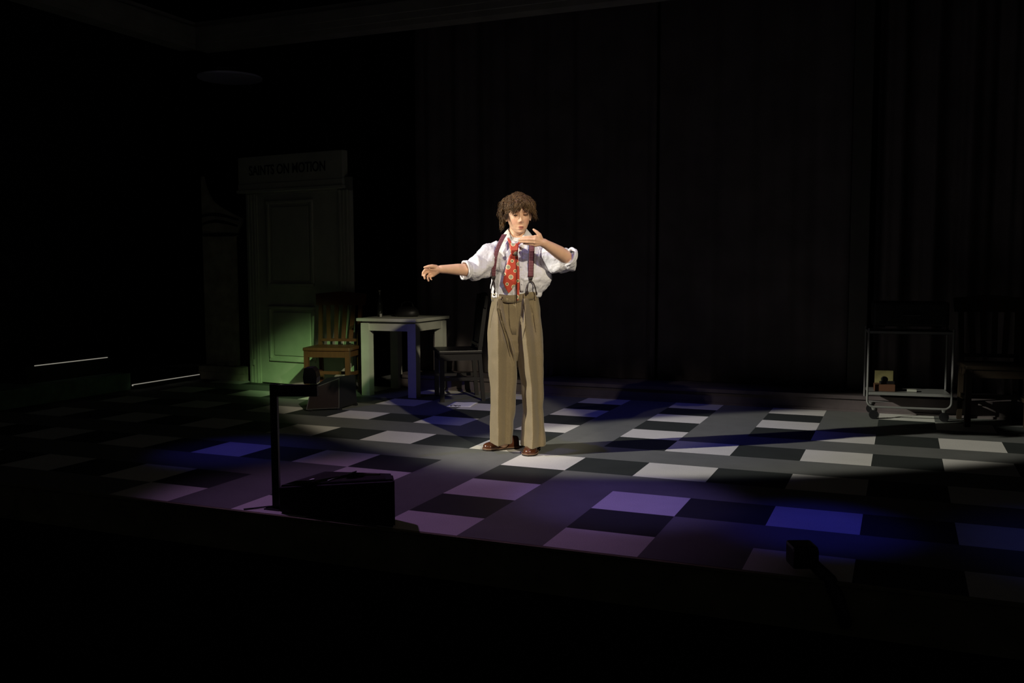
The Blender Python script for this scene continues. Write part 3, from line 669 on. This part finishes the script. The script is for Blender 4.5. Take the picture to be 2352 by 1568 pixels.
for k in range(230):            # fringe over the brow, parted above the nose
    x = rnd.uniform(-.074, .078); gap = math.exp(-((x-.010)/.011)**2)
    p = Vector((x, -.090*math.sqrt(max(.05, 1-(x/.092)**2)), .060+rnd.uniform(-.014, .02))); n_ = Vector((x*4, -1, .4)).normalized()
    dn = Vector((-.40 if x < .010 else .35, -.05, -1)).normalized()
    lock(p+n_*.012, n_, dn, (.050+.014*abs(x)/.07+rnd.uniform(-.006, .010))*(1-.42*gap), rnd.uniform(.002, .005), rnd.uniform(.0013, .0024), tuck=.25, mi=rnd.choice((0, 1, 1, 2)))
for k in range(260):            # longer hair behind the ears and down the neck
    side = -1 if rnd.random() < .74 else 1; a = rnd.uniform(.0, .9)
    p = Vector((side*(.074-.02*a), .018+.075*a, .01+rnd.uniform(-.03, .03))); n_ = Vector((side*1., .6*a, 0)).normalized()
    lock(p+n_*.010, n_, Vector((side*.28*(1-a)+.5*rnd.uniform(-.3, .3), .1, -1)).normalized(), rnd.uniform(.045, .10)*(1 if side < 0 else .5), rnd.uniform(.005, .011), rnd.uniform(.0014, .0026), tuck=.1, mi=rnd.choice((0, 1, 1, 2)))
hb.build('hair', [HAIR, mat('dark_brown_hair', (.060, .032, .012), .5, spec=.3), mat('light_brown_hair', (.17, .095, .038), .45, spec=.4)], person, smooth=True)

# ------------------------------------------------------------------ shirt
SHIRT = mat('white_shirt_cloth', (.72, .71, .73), .8, spec=.1, sheen=.15)
nt = SHIRT.node_tree; bsd = nt.nodes['Principled BSDF']; tc = nt.nodes.new('ShaderNodeTexCoord'); sp = nt.nodes.new('ShaderNodeSeparateXYZ'); nt.links.new(tc.outputs['Object'], sp.inputs[0])
st = mathn(nt, 'LESS_THAN', mathn(nt, 'FRACT', mathn(nt, 'MULTIPLY', sp.outputs[0], 160)), .25)
nt.links.new(mixc(nt, st, (.75, .74, .76), (.62, .61, .66)), bsd.inputs['Base Color'])
def fold(p, amp, dirv, freq, seed=0): return amp*math.sin(p.dot(Vector(dirv))*freq+seed+2.2*noise.noise(p*9+Vector((seed, 0, 0))))
sm = MB()
TORSO = [(1166, 1209, 546, .055, .02), (1153, 1223, 550, .075, .02), (1140, 1236, 556, .092, .015), (1133, 1244, 564, .106, .01), (1130, 1250, 578, .116, .0), (1130, 1256, 596, .122, 0), (1131, 1262, 612, .124, 0), (1132, 1268, 628, .124, 0), (1129, 1267, 642, .126, 0), (1128, 1261, 654, .122, 0), (1129, 1250, 664, .116, 0), (1131, 1240, 671, .110, 0), (1131, 1237, 682, .108, 0)]
dense = []
for (a, b_) in zip(TORSO, TORSO[1:]):
    m_ = max(2, int((b_[2]-a[2])/2.2))
    for i in range(m_): f = i/m_; dense.append([a[j]+(b_[j]-a[j])*f for j in range(5)])
dense.append(list(TORSO[-1]))
rings = []
for u0, u1, v, d, y0 in dense:
    def fy(th, x, y, v=v):
        p = Vector((x, y, v*.0028)); env = min(1, max(0, (v-560)/40)); lo = min(1, max(0, (v-625)/30))
        k = fold(p, .0045*env, (14, 4, 5), 1.6, 1)+fold(p, .004*env, (-9, 3, 12), 2.0, 4)+lo*fold(p, .006, (24, 10, 2), 1.7, 2)
        s_ = 1+k/.12; return x*s_, y*s_
    rings.append(oval(u0, u1, v, y0, d, n=96, fy=fy))
sm.loft(rings)
def sleeve(pts, rad, seed, amp, freq, n=64, seg=60, oval_=1.0):
    pts = [Vector(p) for p in pts]; N = len(pts)-1; C, R_ = [], []
    for i in range(seg+1):
        f = i/seg*N; k = min(int(f), N-1); f -= k
        p0, p1, p2, p3 = pts[max(k-1, 0)], pts[k], pts[k+1], pts[min(k+2, N)]
        C.append(.5*((2*p1)+(p2-p0)*f+(2*p0-5*p1+4*p2-p3)*f*f+(3*p1-p0-3*p2+p3)*f**3)); R_.append(rad[k]+(rad[k+1]-rad[k])*f)
    u = None; rings = []
    for i, p in enumerate(C):
        d = (C[min(i+1, seg)]-C[max(i-1, 0)]).normalized(); r = Vector((0, 0, 1)) if u is None else u
        u = (r-d*r.dot(d)).normalized(); b_ = d.cross(u); ring = []; s = i/seg
        for k in range(n):
            t_ = 2*PI*k/n; w_ = amp*(.35+.65*s)*math.sin(freq*s+1.6*math.sin(t_+seed)+seed+1.5*noise.noise(Vector((math.cos(t_)*1.3, math.sin(t_)*1.3, s*4+seed))))
            w_ += amp*.6*math.sin(5*t_+6*s+seed)*(1-abs(2*s-1))
            ring.append(p+(u*math.cos(t_)+b_*math.sin(t_))*(R_[i]+w_))
        rings.append(ring)
    sm.loft(rings)
sleeve([L(1152, 576, .0), L(1136, 585, -.01), L(1120, 593, -.05), L(1105, 609, -.09), L(1092, 618, -.13), L(1081, 619, -.155), L(1073, 619.5, -.17)], [.070, .080, .080, .082, .067, .052, .047], 1.3, .0085, 19)
sleeve([L(1232, 578, .0), L(1250, 586, -.02), L(1266, 593, -.06), L(1285, 598, -.105), L(1301, 598.5, -.14), L(1314, 597, -.158), L(1322, 595, -.165)], [.075, .081, .084, .077, .070, .056, .030], 4.1, .0095, 18)
shirt = sm.build('shirt', SHIRT, person, smooth=True); remesh(shirt, .0033, 1, .5)
dm = shirt.modifiers.new('wrinkle', 'DISPLACE'); tx = bpy.data.textures.new('wr', 'CLOUDS'); tx.noise_scale = .05; tx.noise_depth = 3; dm.texture = tx; dm.strength = .018; dm.mid_level = .5
# rolled cuffs
def cuff(c, axis, r, tr, seed, squash=1.0, coils=3):
    axis = axis.normalized(); ref = Vector((0, 0, 1)); u = (ref-axis*ref.dot(axis)).normalized(); b_ = axis.cross(u); cm = MB()
    for j in range(coils):
        pts = []
        for k in range(29):
            t_ = 2*PI*k/28; wob = .0035*math.sin(2*t_+seed+j)+.0025*math.sin(5*t_+seed*2+j*2)
            pts.append(c+axis*((j-(coils-1)/2)*tr*1.35+wob*1.3)+(u*math.cos(t_)*squash+b_*math.sin(t_))*(r+wob+.002*j))
        cm.tube(pts, tr, 9, cap=False)
    return cm.build('cuff', SHIRT, shirt, smooth=True)
cuff(L(1070.5, 619.8, -.172), L(1060, 619, -.19)-L(1085, 619, -.14), .048, .0072, 1, 1.0, 3)
cuff(L(1307.5, 590.5, -.178), L(1285, 580, -.225)-L(1311, 597, -.16), .052, .0095, 3, 1.02, 2)
# collar
def collar():
    P = []; th0, th1 = math.radians(-62), math.radians(242); n = 44       # angle measured from +x towards the back (y), open at the front (-y)
    for (kind) in range(6):
        row = []
        for k in range(n+1):
            f = k/n; th = th0+(th1-th0)*f; e = min(f, 1-f); frt = max(0, 1-e/.16)         # 1 at the front ends
            cx, cy, cz = L(1188, 541, .03)
            lift = .018*math.sin(th) if math.sin(th) > 0 else .0
            if kind == 0: r, z = .057, cz-.030-.022*frt
            elif kind == 1: r, z = .056, cz-.002-.030*frt
            elif kind == 2: r, z = .057, cz+.034+lift-.046*frt
            elif kind == 3: r, z = .063, cz+.038+lift-.048*frt
            elif kind == 4: r, z = .082, cz+.016+lift*.5-.060*frt
            else: r, z = .100-.008*frt, cz-.006-.056*frt
            row.append((cx+math.cos(th)*r*1.0, cy+math.sin(th)*r*(1.05 if kind < 3 else 1.08)-.012*frt*(kind > 3), z))
        P.append(row)
    b = MB(); b.grid(P); return b.build('collar', SHIRT, shirt, smooth=True, solid=.0022, offset=0)
collar()
# front placket, chest pocket and buttons
FY = -.125
def surf_y(v): 
    for a, b_ in zip(TORSO, TORSO[1:]):
        if v <= b_[2]: f = (v-a[2])/(b_[2]-a[2]); return (a[4]+(b_[4]-a[4])*f)-(a[3]+(b_[3]-a[3])*f)
    return -.11
def strip(uvw, name, m, parent, dy=.006, thick=.0022, smooth=True):      # uvw: (u_left, u_right, v, depth or None)
    P = []; UV = []; acc = 0; prev = None
    for a, c, v, y in uvw:
        yy = (surf_y(v) if y is None else y)-dy; pl, pr_ = L(a, v, yy), L(c, v, yy)
        if prev: acc += ((pl+pr_)/2-prev).length
        prev = (pl+pr_)/2; P.append([pl.lerp(pr_, k/4) for k in range(5)]); UV.append([((k/4-.5)*(pr_-pl).length, acc) for k in range(5)])
    b = MB(); b.grid(P, uv=UV); return b.build(name, m, parent, smooth=smooth, solid=thick, offset=0)
strip([(1190+(v-560)*.045, 1198+(v-560)*.045, v, None) for v in range(562, 676, 6)], 'placket', SHIRT, shirt, dy=.003)
for v in (592, 612, 632, 652):
    c = L(1195+(v-560)*.045, v, surf_y(v)-.0075); b = MB(); b.tube([c, c+Vector((0, -.002, 0))], .0045, 12, cap=False); b.build('button', mat('shirt_button', (.7, .7, .7), .3), shirt)

# ------------------------------------------------------------------ trousers
KH = mat('khaki_wool', (.225, .178, .104), .85, spec=.1, nscale=320, namt=.16, sheen=.2)
tm = MB()
def leg(rows, n=96, crease=0, seed=0, grooves=()):
    D = []
    for a, b_ in zip(rows, rows[1:]):
        m_ = max(2, int((b_[2]-a[2])/4))
        for i in range(m_): f = i/m_; D.append([a[j]+(b_[j]-a[j])*f for j in range(6)])
    D.append(list(rows[-1])); rings = []
    for u0, u1, v, y0, d, cu in D:           # cu: where along the front the crease runs (-1..1)
        a, b_ = L(u0, v, y0), L(u1, v, y0); c = (a+b_)/2; hw = (b_-a).length/2; ring = []
        for k in range(n):
            th = 2*PI*k/n; cs, sn = math.cos(th), math.sin(th); ex = .95
            x = hw*abs(cs)**ex*(1 if cs > 0 else -1); y = d*abs(sn)**ex*(1 if sn > 0 else -1)
            if sn < 0:
                q = (x/hw-cu); y -= crease*max(0, 1-abs(q)/.55)**1.0
                y += crease*.55*math.exp(-((q-.62)/.30)**2)+crease*.4*math.exp(-((q+.62)/.30)**2)
            if sn < 0:
                for (v0, q0, v1, q1, dp, wd_) in grooves:       # deep folds in the cloth running from a pleat
                    if v0 <= v <= v1:
                        f_ = (v-v0)/(v1-v0); q_ = x/hw-(q0+(q1-q0)*f_); e_ = math.sin(PI*min(1, max(0, f_*.92+.08)))**.6
                        y += dp*e_*math.exp(-(q_/wd_)**2)-dp*.55*e_*math.exp(-((q_-1.9*wd_)/(wd_*1.2))**2)
            p = Vector((c.x+x, y0+y, c.z)); k_ = fold(p, .0040, (8, 5, 6), 2.2, seed)+fold(p, .0030, (22, 3, 1.6), 1.6, seed+3)
            ring.append(Vector((p.x+cs*k_, p.y+sn*k_, p.z)))
        rings.append(ring)
    tm.loft(rings)
leg([(1131, 1236, 684, 0, .108, -.4), (1127, 1239, 702, 0.004, .112, -.4), (1124, 1242, 725, .008, .114, -.4), (1123, 1245, 750, .012, .112, -.4), (1123, 1246, 780, .02, .110, -.4), (1135, 1236, 806, .03, .100, -.4), (1160, 1210, 826, .035, .07, -.4)], crease=0, seed=1)
leg([(1131, 1178, 684, -.005, .100, -.45), (1125, 1183, 705, -.012, .104, -.34), (1122, 1186, 740, -.02, .112, -.28), (1120.5, 1189, 780, -.01, .122, -.25), (1121.5, 1187.5, 830, .005, .120, -.28), (1124, 1185.5, 880, .025, .112, -.30), (1126.5, 1182.5, 945, .05, .106, -.33), (1127, 1180.5, 985, .065, .108, -.30), (1125.5, 1178.5, 1015, .075, .112, -.28)], crease=.048, seed=2, grooves=((706, -.30, 838, .80, .030, .10), (700, -.22, 790, -.05, .012, .08)))
leg([(1188, 1236, 684, -.005, .100, -.36), (1186, 1240, 705, -.012, .104, -.36), (1183, 1245, 740, -.02, .112, -.30), (1182.5, 1248.5, 780, -.015, .122, -.22), (1186.5, 1248, 830, -.01, .120, -.12), (1194.5, 1247.5, 880, -.005, .112, -.05), (1198.5, 1248, 940, .0, .108, -.05), (1198, 1250.5, 985, .005, .110, -.05), (1197, 1252, 1021, .01, .114, -.15)], crease=.050, seed=5, grooves=((700, -.42, 775, -.60, .022, .10), (700, .30, 770, .42, .006, .05)))
tr = tm.build('trousers', KH, person, smooth=True); remesh(tr, .0032, 1, .4)
# waistband following the shirt's dip at the front, belt loops, fly, button
P = []; n = 72
for z_, g in ((0, 0), (.006, .003), (.030, .003), (.048, .001)):
    row = []
    for k in range(n+1):
        th = 2*PI*k/n; a, b_ = L(1129.5, 672, 0), L(1236.5, 672, 0); c = (a+b_)/2; hw = (b_-a).length/2+g
        x = hw*abs(math.cos(th))**.9*(1 if math.cos(th) > 0 else -1); y = (.114+g)*abs(math.sin(th))**.9*(1 if math.sin(th) > 0 else -1)
        dip = .016*max(0, -math.sin(th))**1.5*math.exp(-((x+.02)/.09)**2)-.006*(x/hw)
        row.append((c.x+x, y, c.z+.004-dip-z_))
    P.append(row)
b = MB(); b.grid(P); b.build('waistband', KH, tr, smooth=True, solid=.004, offset=0)
def wy(u, y=-.118): return y
for u in (1142.5, 1203.5, 1229):
    b = MB(); yy = -.121 if u != 1229 else -.085; b.bar(L(u, 675, yy), L(u+.5, 688.5, yy-.003), .006, .012, ref=(1, 0, 0)); b.build('belt_loop', mat('belt_loop_wool', (.22, .16, .09), .85), tr)  # loops slightly browner than the trouser cloth
DK = mat('dark_seam_fold_shade', (.055, .038, .018), .9)  # for cloth seams and for the painted shade of folds
from mathutils.bvhtree import BVHTree
bvh = BVHTree.FromPolygons([Vector(v) for v in tm.v], tm.f)
def onto(u, v, off=.0008):      # the front of the cloth where the line of sight meets it
    a = L(u, v, -.6); d = (L(u, v, .4)-a).normalized(); h = bvh.ray_cast(a, d)
    return (h[0]-d*off) if h[0] else None
def seam_shade_lines(pts, r_=.0016):
    P = []
    for (a, c) in zip(pts, pts[1:]):
        for k in range(8):
            q = onto(a[0]+(c[0]-a[0])*k/8, a[1]+(c[1]-a[1])*k/8)
            if q: P.append(q)
    if len(P) > 2:
        b = MB(); b.tube(P, [r_*(.35+.65*math.sin(PI*(i+1)/(len(P)+1))) for i in range(len(P))], 6); b.build('seam_fold_shade', DK, tr, smooth=True)
seam_shade_lines([(1135.5, 702), (1129, 730), (1125.5, 756)], .0013); seam_shade_lines([(1219, 700), (1225, 728), (1231.5, 768)], .0014)
seam_shade_lines([(1142.6, 692), (1142, 712), (1146, 728)], .0022); seam_shade_lines([(1203.6, 692), (1205, 712), (1207.5, 748)], .0022)
seam_shade_lines([(1143, 716), (1150, 742), (1158, 768), (1166, 798), (1172, 822)], .0042)  # dark tube painting the shade in the left pleat's deep fold
seam_shade_lines([(1207.5, 748), (1204, 762), (1201, 778)], .0024)  # painted shade of the fold below the right pleat
def seam_fold_shade(pts, name='seam_fold_shade', r=.0014):
    b = MB(); b.tube(pts, r, 6); b.build(name, DK, tr)
b = MB(); P = []
for v, a, c in ((693, 1168.5, 1186), (710, 1168.5, 1187), (730, 1169, 1187), (750, 1171, 1187), (768, 1176, 1186)):
    P.append([(onto(a+(c-a)*k/6, v, .0012) or L(a+(c-a)*k/6, v, -.125)) for k in range(7)])
b.grid(P); b.build('fly', KH, tr, smooth=True, solid=.003, offset=0); seam_shade_lines([(1168.3, 692), (1168.6, 715), (1170, 745), (1175, 766)], .0020); seam_shade_lines([(1168, 691), (1148, 688)], .0014)
b = MB(); c = L(1153.5, 684, -.124); b.tube([c, c+Vector((0, -.003, 0))], .006, 14, cap=False); b.build('trouser_button', mat('horn_button', (.05, .03, .02), .3), tr)
# ------------------------------------------------------------------ shoes
LEA = mat('brown_leather', (.075, .024, .010), .22, spec=.5, nscale=18, namt=.35, coat=.3); SOLE = mat('dark_sole', (.02, .014, .010), .6); WELT = mat('pale_welt', (.22, .13, .08), .5)
def shoe(heel, toe, rx):
    heel, toe = Vector(heel), Vector(toe); d = toe-heel; ln = d.length; a = math.atan2(d.y, d.x)
    Mx = Matrix.Translation((heel.x, heel.y, 0)) @ Matrix.Rotation(a, 4, 'Z')
    prof = [(0.0, .016, .052, .0), (.02, .028, .064, .0), (.10, .033, .070, .0), (.22, .033, .072, .0), (.36, .031, .068, .0), (.50, .036, .058, .0), (.64, .043, .048, .0), (.78, .045, .041, 0), (.89, .040, .036, 0), (.96, .028, .030, 0), (1.0, .010, .018, 0)]
    rings = []; n = 28
    for f, w_, h, _ in prof:
        ring = []
        for k in range(n):
            t_ = 2*PI*k/n; y = math.cos(t_)*w_; z = .014+(h*max(0, math.sin(t_))**.75 if math.sin(t_) > 0 else 0)
            if h > .06: y *= 1-.25*max(0, math.sin(t_))
            ring.append(Mx @ Vector((f*ln, y, z)))
        rings.append(ring)
    b = MB(); b.loft(rings); o = b.build('shoe', LEA, person, smooth=True); sb = o.modifiers.new('s', 'SUBSURF'); sb.levels = sb.render_levels = 1
    out = [(f*ln, w_+.004) for f, w_, h, _ in prof]; out = [(-.004, .0)]+out+[(ln+.005, 0)]
    pts = [(x, y) for x, y in out]+[(x, -y) for x, y in out[::-1][1:-1]]; n = len(pts)
    b = MB(); b.add([Mx @ Vector((x, y, .0)) for x, y in pts]+[Mx @ Vector((x, y, .010)) for x, y in pts], [tuple(range(n-1, -1, -1)), tuple(range(n, 2*n))]+[(i, (i+1) % n, (i+1) % n+n, i+n) for i in range(n)]); b.build('sole', SOLE, o)
    b = MB(); b.tube([Mx @ Vector((x, y, .0125)) for x, y in pts+pts[:1]], .0032, 6, cap=False); b.build('welt', WELT, o, smooth=True)
    for f in (.40, .46, .52):
        b = MB(); b.tube([Mx @ Vector((f*ln, -.018, .066-.05*(f-.36))), Mx @ Vector((f*ln+.004, 0, .078-.06*(f-.36))), Mx @ Vector((f*ln, .018, .066-.05*(f-.36)))], .0018, 6); b.build('lace', SOLE, o)
shoe((.018, .150), (-.212, .055), 0)
shoe((.128, .120), (.076, -.142), 0)

# ------------------------------------------------------------------ braces
BR = mat('maroon_brace_cloth', (.045, .008, .012), .7); nt = BR.node_tree; bsd = nt.nodes['Principled BSDF']; uv = nt.nodes.new('ShaderNodeUVMap'); sp = nt.nodes.new('ShaderNodeSeparateXYZ'); nt.links.new(uv.outputs[0], sp.inputs[0])
def dots(period_u, period_v, rad):
    row = mathn(nt, 'FLOOR', mathn(nt, 'DIVIDE', sp.outputs[1], period_v))
    fu = mathn(nt, 'SUBTRACT', mathn(nt, 'FRACT', mathn(nt, 'ADD', mathn(nt, 'DIVIDE', sp.outputs[0], period_u), 20.5)), .5)
    fv = mathn(nt, 'SUBTRACT', mathn(nt, 'FRACT', mathn(nt, 'DIVIDE', sp.outputs[1], period_v)), .5)
    du = mathn(nt, 'MULTIPLY', fu, period_u); dv = mathn(nt, 'MULTIPLY', fv, period_v)
    r_ = mathn(nt, 'SQRT', mathn(nt, 'ADD', mathn(nt, 'MULTIPLY', du, du), mathn(nt, 'MULTIPLY', dv, dv)))
    return mathn(nt, 'LESS_THAN', r_, rad)
f1 = dots(.0090, .0098, .0021)
edge = mathn(nt, 'GREATER_THAN', mathn(nt, 'ABSOLUTE', sp.outputs[0]), .0150)
inner = mixc(nt, f1, (.085, .010, .020), (.50, .30, .30))
nt.links.new(mixc(nt, edge, inner, (.020, .006, .008)), bsd.inputs['Base Color'])
LTH = mat('dark_brown_leather', (.022, .012, .010), .35, spec=.5); CHR = mat('chrome', (.85, .85, .85), .12, metal=1)
def brace(cl, wd, name='brace'):
    rows = []
    for i in range(len(cl)-1):
        (u0, v0, y0), (u1, v1, y1) = cl[i], cl[i+1]
        for k in range(5): f = k/5; rows.append((u0+(u1-u0)*f, v0+(v1-v0)*f, y0+(y1-y0)*f))
    rows.append(cl[-1]); m_ = len(rows)
    return strip([(u-wd(i/m_), u+wd(i/m_), v, y) for i, (u, v, y) in enumerate(rows)], name, BR, person, dy=0, thick=.002)
bl = brace([(1158.5, 538, -.045), (1156.5, 542, -.066), (1152.5, 549, -.088), (1146.5, 562, -.112), (1141, 576, -.122), (1137.5, 590, -.128), (1135.5, 607, -.128), (1134.2, 622, -.126), (1133.6, 634, -.124)], lambda f: 5.8-1.4*f)
brr = brace([(1219.5, 545, -.070), (1221, 550, -.090), (1221.5, 560, -.112), (1221.3, 572, -.126), (1220.5, 590, -.132), (1219.5, 612, -.134), (1218.8, 636, -.134)], lambda f: 6.4)
def clip(parent, c, yd, ends):
    u, v = c; b = MB()
    a_, c_ = [(u-5, v), (u+5, v)], None
    b = MB(); P = [[L(u-5.5, v-1, yd), L(u+5.5, v-1, yd)], [L(u-3.5, v+7, yd-.002), L(u+3.5, v+7, yd-.002)], [L(u-2, v+10, yd-.002), L(u+2, v+10, yd-.002)]]; b.grid(P); b.build('leather_tab', LTH, parent, solid=.004, offset=0)
    b = MB(); b.bar(L(u-3, v+5, yd-.006), L(u+4, v+2.5, yd-.006), .006, .004); b.build('metal_clip', CHR, parent)
    for pts, ww in ends:
        b = MB(); b.tube([L(x, y, d) for x, y, d in pts], .0036, 8); b.build('leather_loop', LTH, parent, smooth=True)
        x, y, d = pts[-1]
        b = MB(); b.sphere(L(x, y-2, d-.002), (.0085*ww, .003, .013), 8); b.build('loop_end', LTH, parent, smooth=True)
clip(brr, (1218.8, 637), -.136, [([(1217.5, 645, -.138), (1213.5, 651, -.140), (1211.5, 660, -.138), (1211.0, 674, -.128)], 1.1), ([(1220, 645, -.138), (1225.5, 650, -.136), (1229.5, 661, -.125), (1232.5, 676, -.100)], .6)])
clip(bl, (1133.8, 635), -.126, [([(1133, 643, -.128), (1131.0, 650, -.124), (1129, 658, -.11), (1127.5, 668, -.08)], .4), ([(1134, 643, -.128), (1136.0, 652, -.130), (1136.5, 662, -.128), (1136.0, 672, -.122)], .7)])
b = MB(); c = L(1135.5, 676.5, -.126); b.sphere(c, (.0085, .003, .0085), 8); b.build('brace_button', mat('brass_button', (.7, .55, .3), .2, metal=1), tr, smooth=True)

# ------------------------------------------------------------------ tie
TIE = mat('red_tie_silk', (.60, .085, .04), .45, spec=.4, sheen=.2); nt = TIE.node_tree; bsd = nt.nodes['Principled BSDF']; tc = nt.nodes.new('ShaderNodeTexCoord'); sp = nt.nodes.new('ShaderNodeSeparateXYZ'); mp = nt.nodes.new('ShaderNodeMapping'); mp.inputs['Rotation'].default_value = (0, .28, 0); nt.links.new(tc.outputs['Object'], mp.inputs[0]); nt.links.new(mp.outputs[0], sp.inputs[0])
def lattice(px, pz, ox, oz):
    fx = mathn(nt, 'MULTIPLY', mathn(nt, 'SUBTRACT', mathn(nt, 'FRACT', mathn(nt, 'DIVIDE', mathn(nt, 'ADD', sp.outputs[0], ox+10*px), px)), .5), px)
    fz = mathn(nt, 'MULTIPLY', mathn(nt, 'SUBTRACT', mathn(nt, 'FRACT', mathn(nt, 'DIVIDE', mathn(nt, 'ADD', sp.outputs[2], oz), pz)), .5), pz)
    r_ = mathn(nt, 'SQRT', mathn(nt, 'ADD', mathn(nt, 'MULTIPLY', fx, fx), mathn(nt, 'MULTIPLY', fz, fz))); an = mathn(nt, 'ARCTAN2', fz, fx); return r_, an
def medal(prev, px, pz, ox, oz, R_, petals, dark):
    r_, an = lattice(px, pz, ox, oz)
    c1 = mixc(nt, mathn(nt, 'LESS_THAN', r_, R_), prev, (.72, .58, .30))
    c2 = mixc(nt, mathn(nt, 'LESS_THAN', r_, R_*.72), c1, (.55, .50, .33) if petals else (.50, .45, .22))
    pet = mathn(nt, 'MULTIPLY', mathn(nt, 'LESS_THAN', r_, R_*.66), mathn(nt, 'GREATER_THAN', mathn(nt, 'SINE', mathn(nt, 'MULTIPLY', an, petals or 1)), -.15)) if petals else mathn(nt, 'LESS_THAN', r_, R_*.42)
    c3 = mixc(nt, pet, c2, dark)
    if petals: c3 = mixc(nt, mathn(nt, 'LESS_THAN', r_, R_*.16), c3, (.8, .75, .6))
    return c3
PX, PZ = .070, .064; ROT = Matrix.Rotation(.28, 3, 'Y'); pA = ROT @ L(1173.5, 636, -.13)
c = medal((.50, .055, .024), PX, PZ, PX/2-pA.x, PZ/2-pA.z+PZ*40, .0150, 6, (.05, .07, .05))
pB = pA
c = medal(c, PX, PZ, PX/2-pA.x-PX/2, PZ/2-pA.z+PZ*40+PZ*.55, .0105, 0, (.04, .045, .03))
nt.links.new(c, bsd.inputs['Base Color'])
tie = strip([(1170, 1191.5, 559, -.128), (1170, 1191, 566, -.136), (1171.5, 1190, 575, -.142), (1174, 1189, 583, -.146), (1175, 1188, 585, -.144)], 'necktie', TIE, person, dy=0, thick=.008)
strip([(1173, 1187.5, 583, -.140), (1168.5, 1187.5, 590, -.142), (1165.5, 1188, 600, -.142), (1162, 1188, 612, -.142), (1158.5, 1188, 628, -.142), (1154.8, 1187.8, 648, -.140), (1160, 1180, 660, -.139), (1166.5, 1171, 671, -.138), (1168, 1169, 673.5, -.138)], 'tie_blade', TIE, tie, dy=0, thick=.004)
strip([(1185, 1189, 585, -.138), (1187, 1192, 605, -.138), (1187.5, 1193, 630, -.137), (1187.3, 1193.2, 655, -.136), (1187.5, 1192.5, 678, -.134), (1188, 1190.5, 688, -.134), (1188.7, 1189.4, 690, -.134)], 'tie_tail', TIE, tie, dy=0, thick=.003)
strip([(1165, 1169, 546, -.085), (1166.5, 1173, 553, -.108), (1170, 1177, 560, -.128)], 'tie_loop', TIE, tie, dy=0, thick=.004)
strip([(1196, 1205, 549, -.100), (1192, 1200, 555, -.116), (1185, 1192, 561, -.128)], 'tie_loop', TIE, tie, dy=0, thick=.004)
b = MB(); b.tube([L(1183.5, 584, -.150), L(1185.5, 600, -.147), L(1187.0, 625, -.146), L(1187.2, 650, -.144), L(1186.5, 672, -.140), L(1185.8, 697, -.139)], .0016, 6); b.build('cord', mat('dark_cord', (.03, .008, .008), .7), tie, smooth=True)
b = MB(); b.tube([L(1169, 545, -.06), L(1174, 556, -.10), L(1182, 566, -.118)], .002, 6)
b = MB(); c = L(1187.3, 552, -.06); b.tube([L(1171, 535, -.02), L(1175, 548, -.045), L(1182, 556, -.062), L(1188, 552.5, -.066), L(1200, 545, -.045)], .0016, 6); b.build('neck_cord', mat('black_cord', (.02, .015, .015), .6), person, smooth=True)
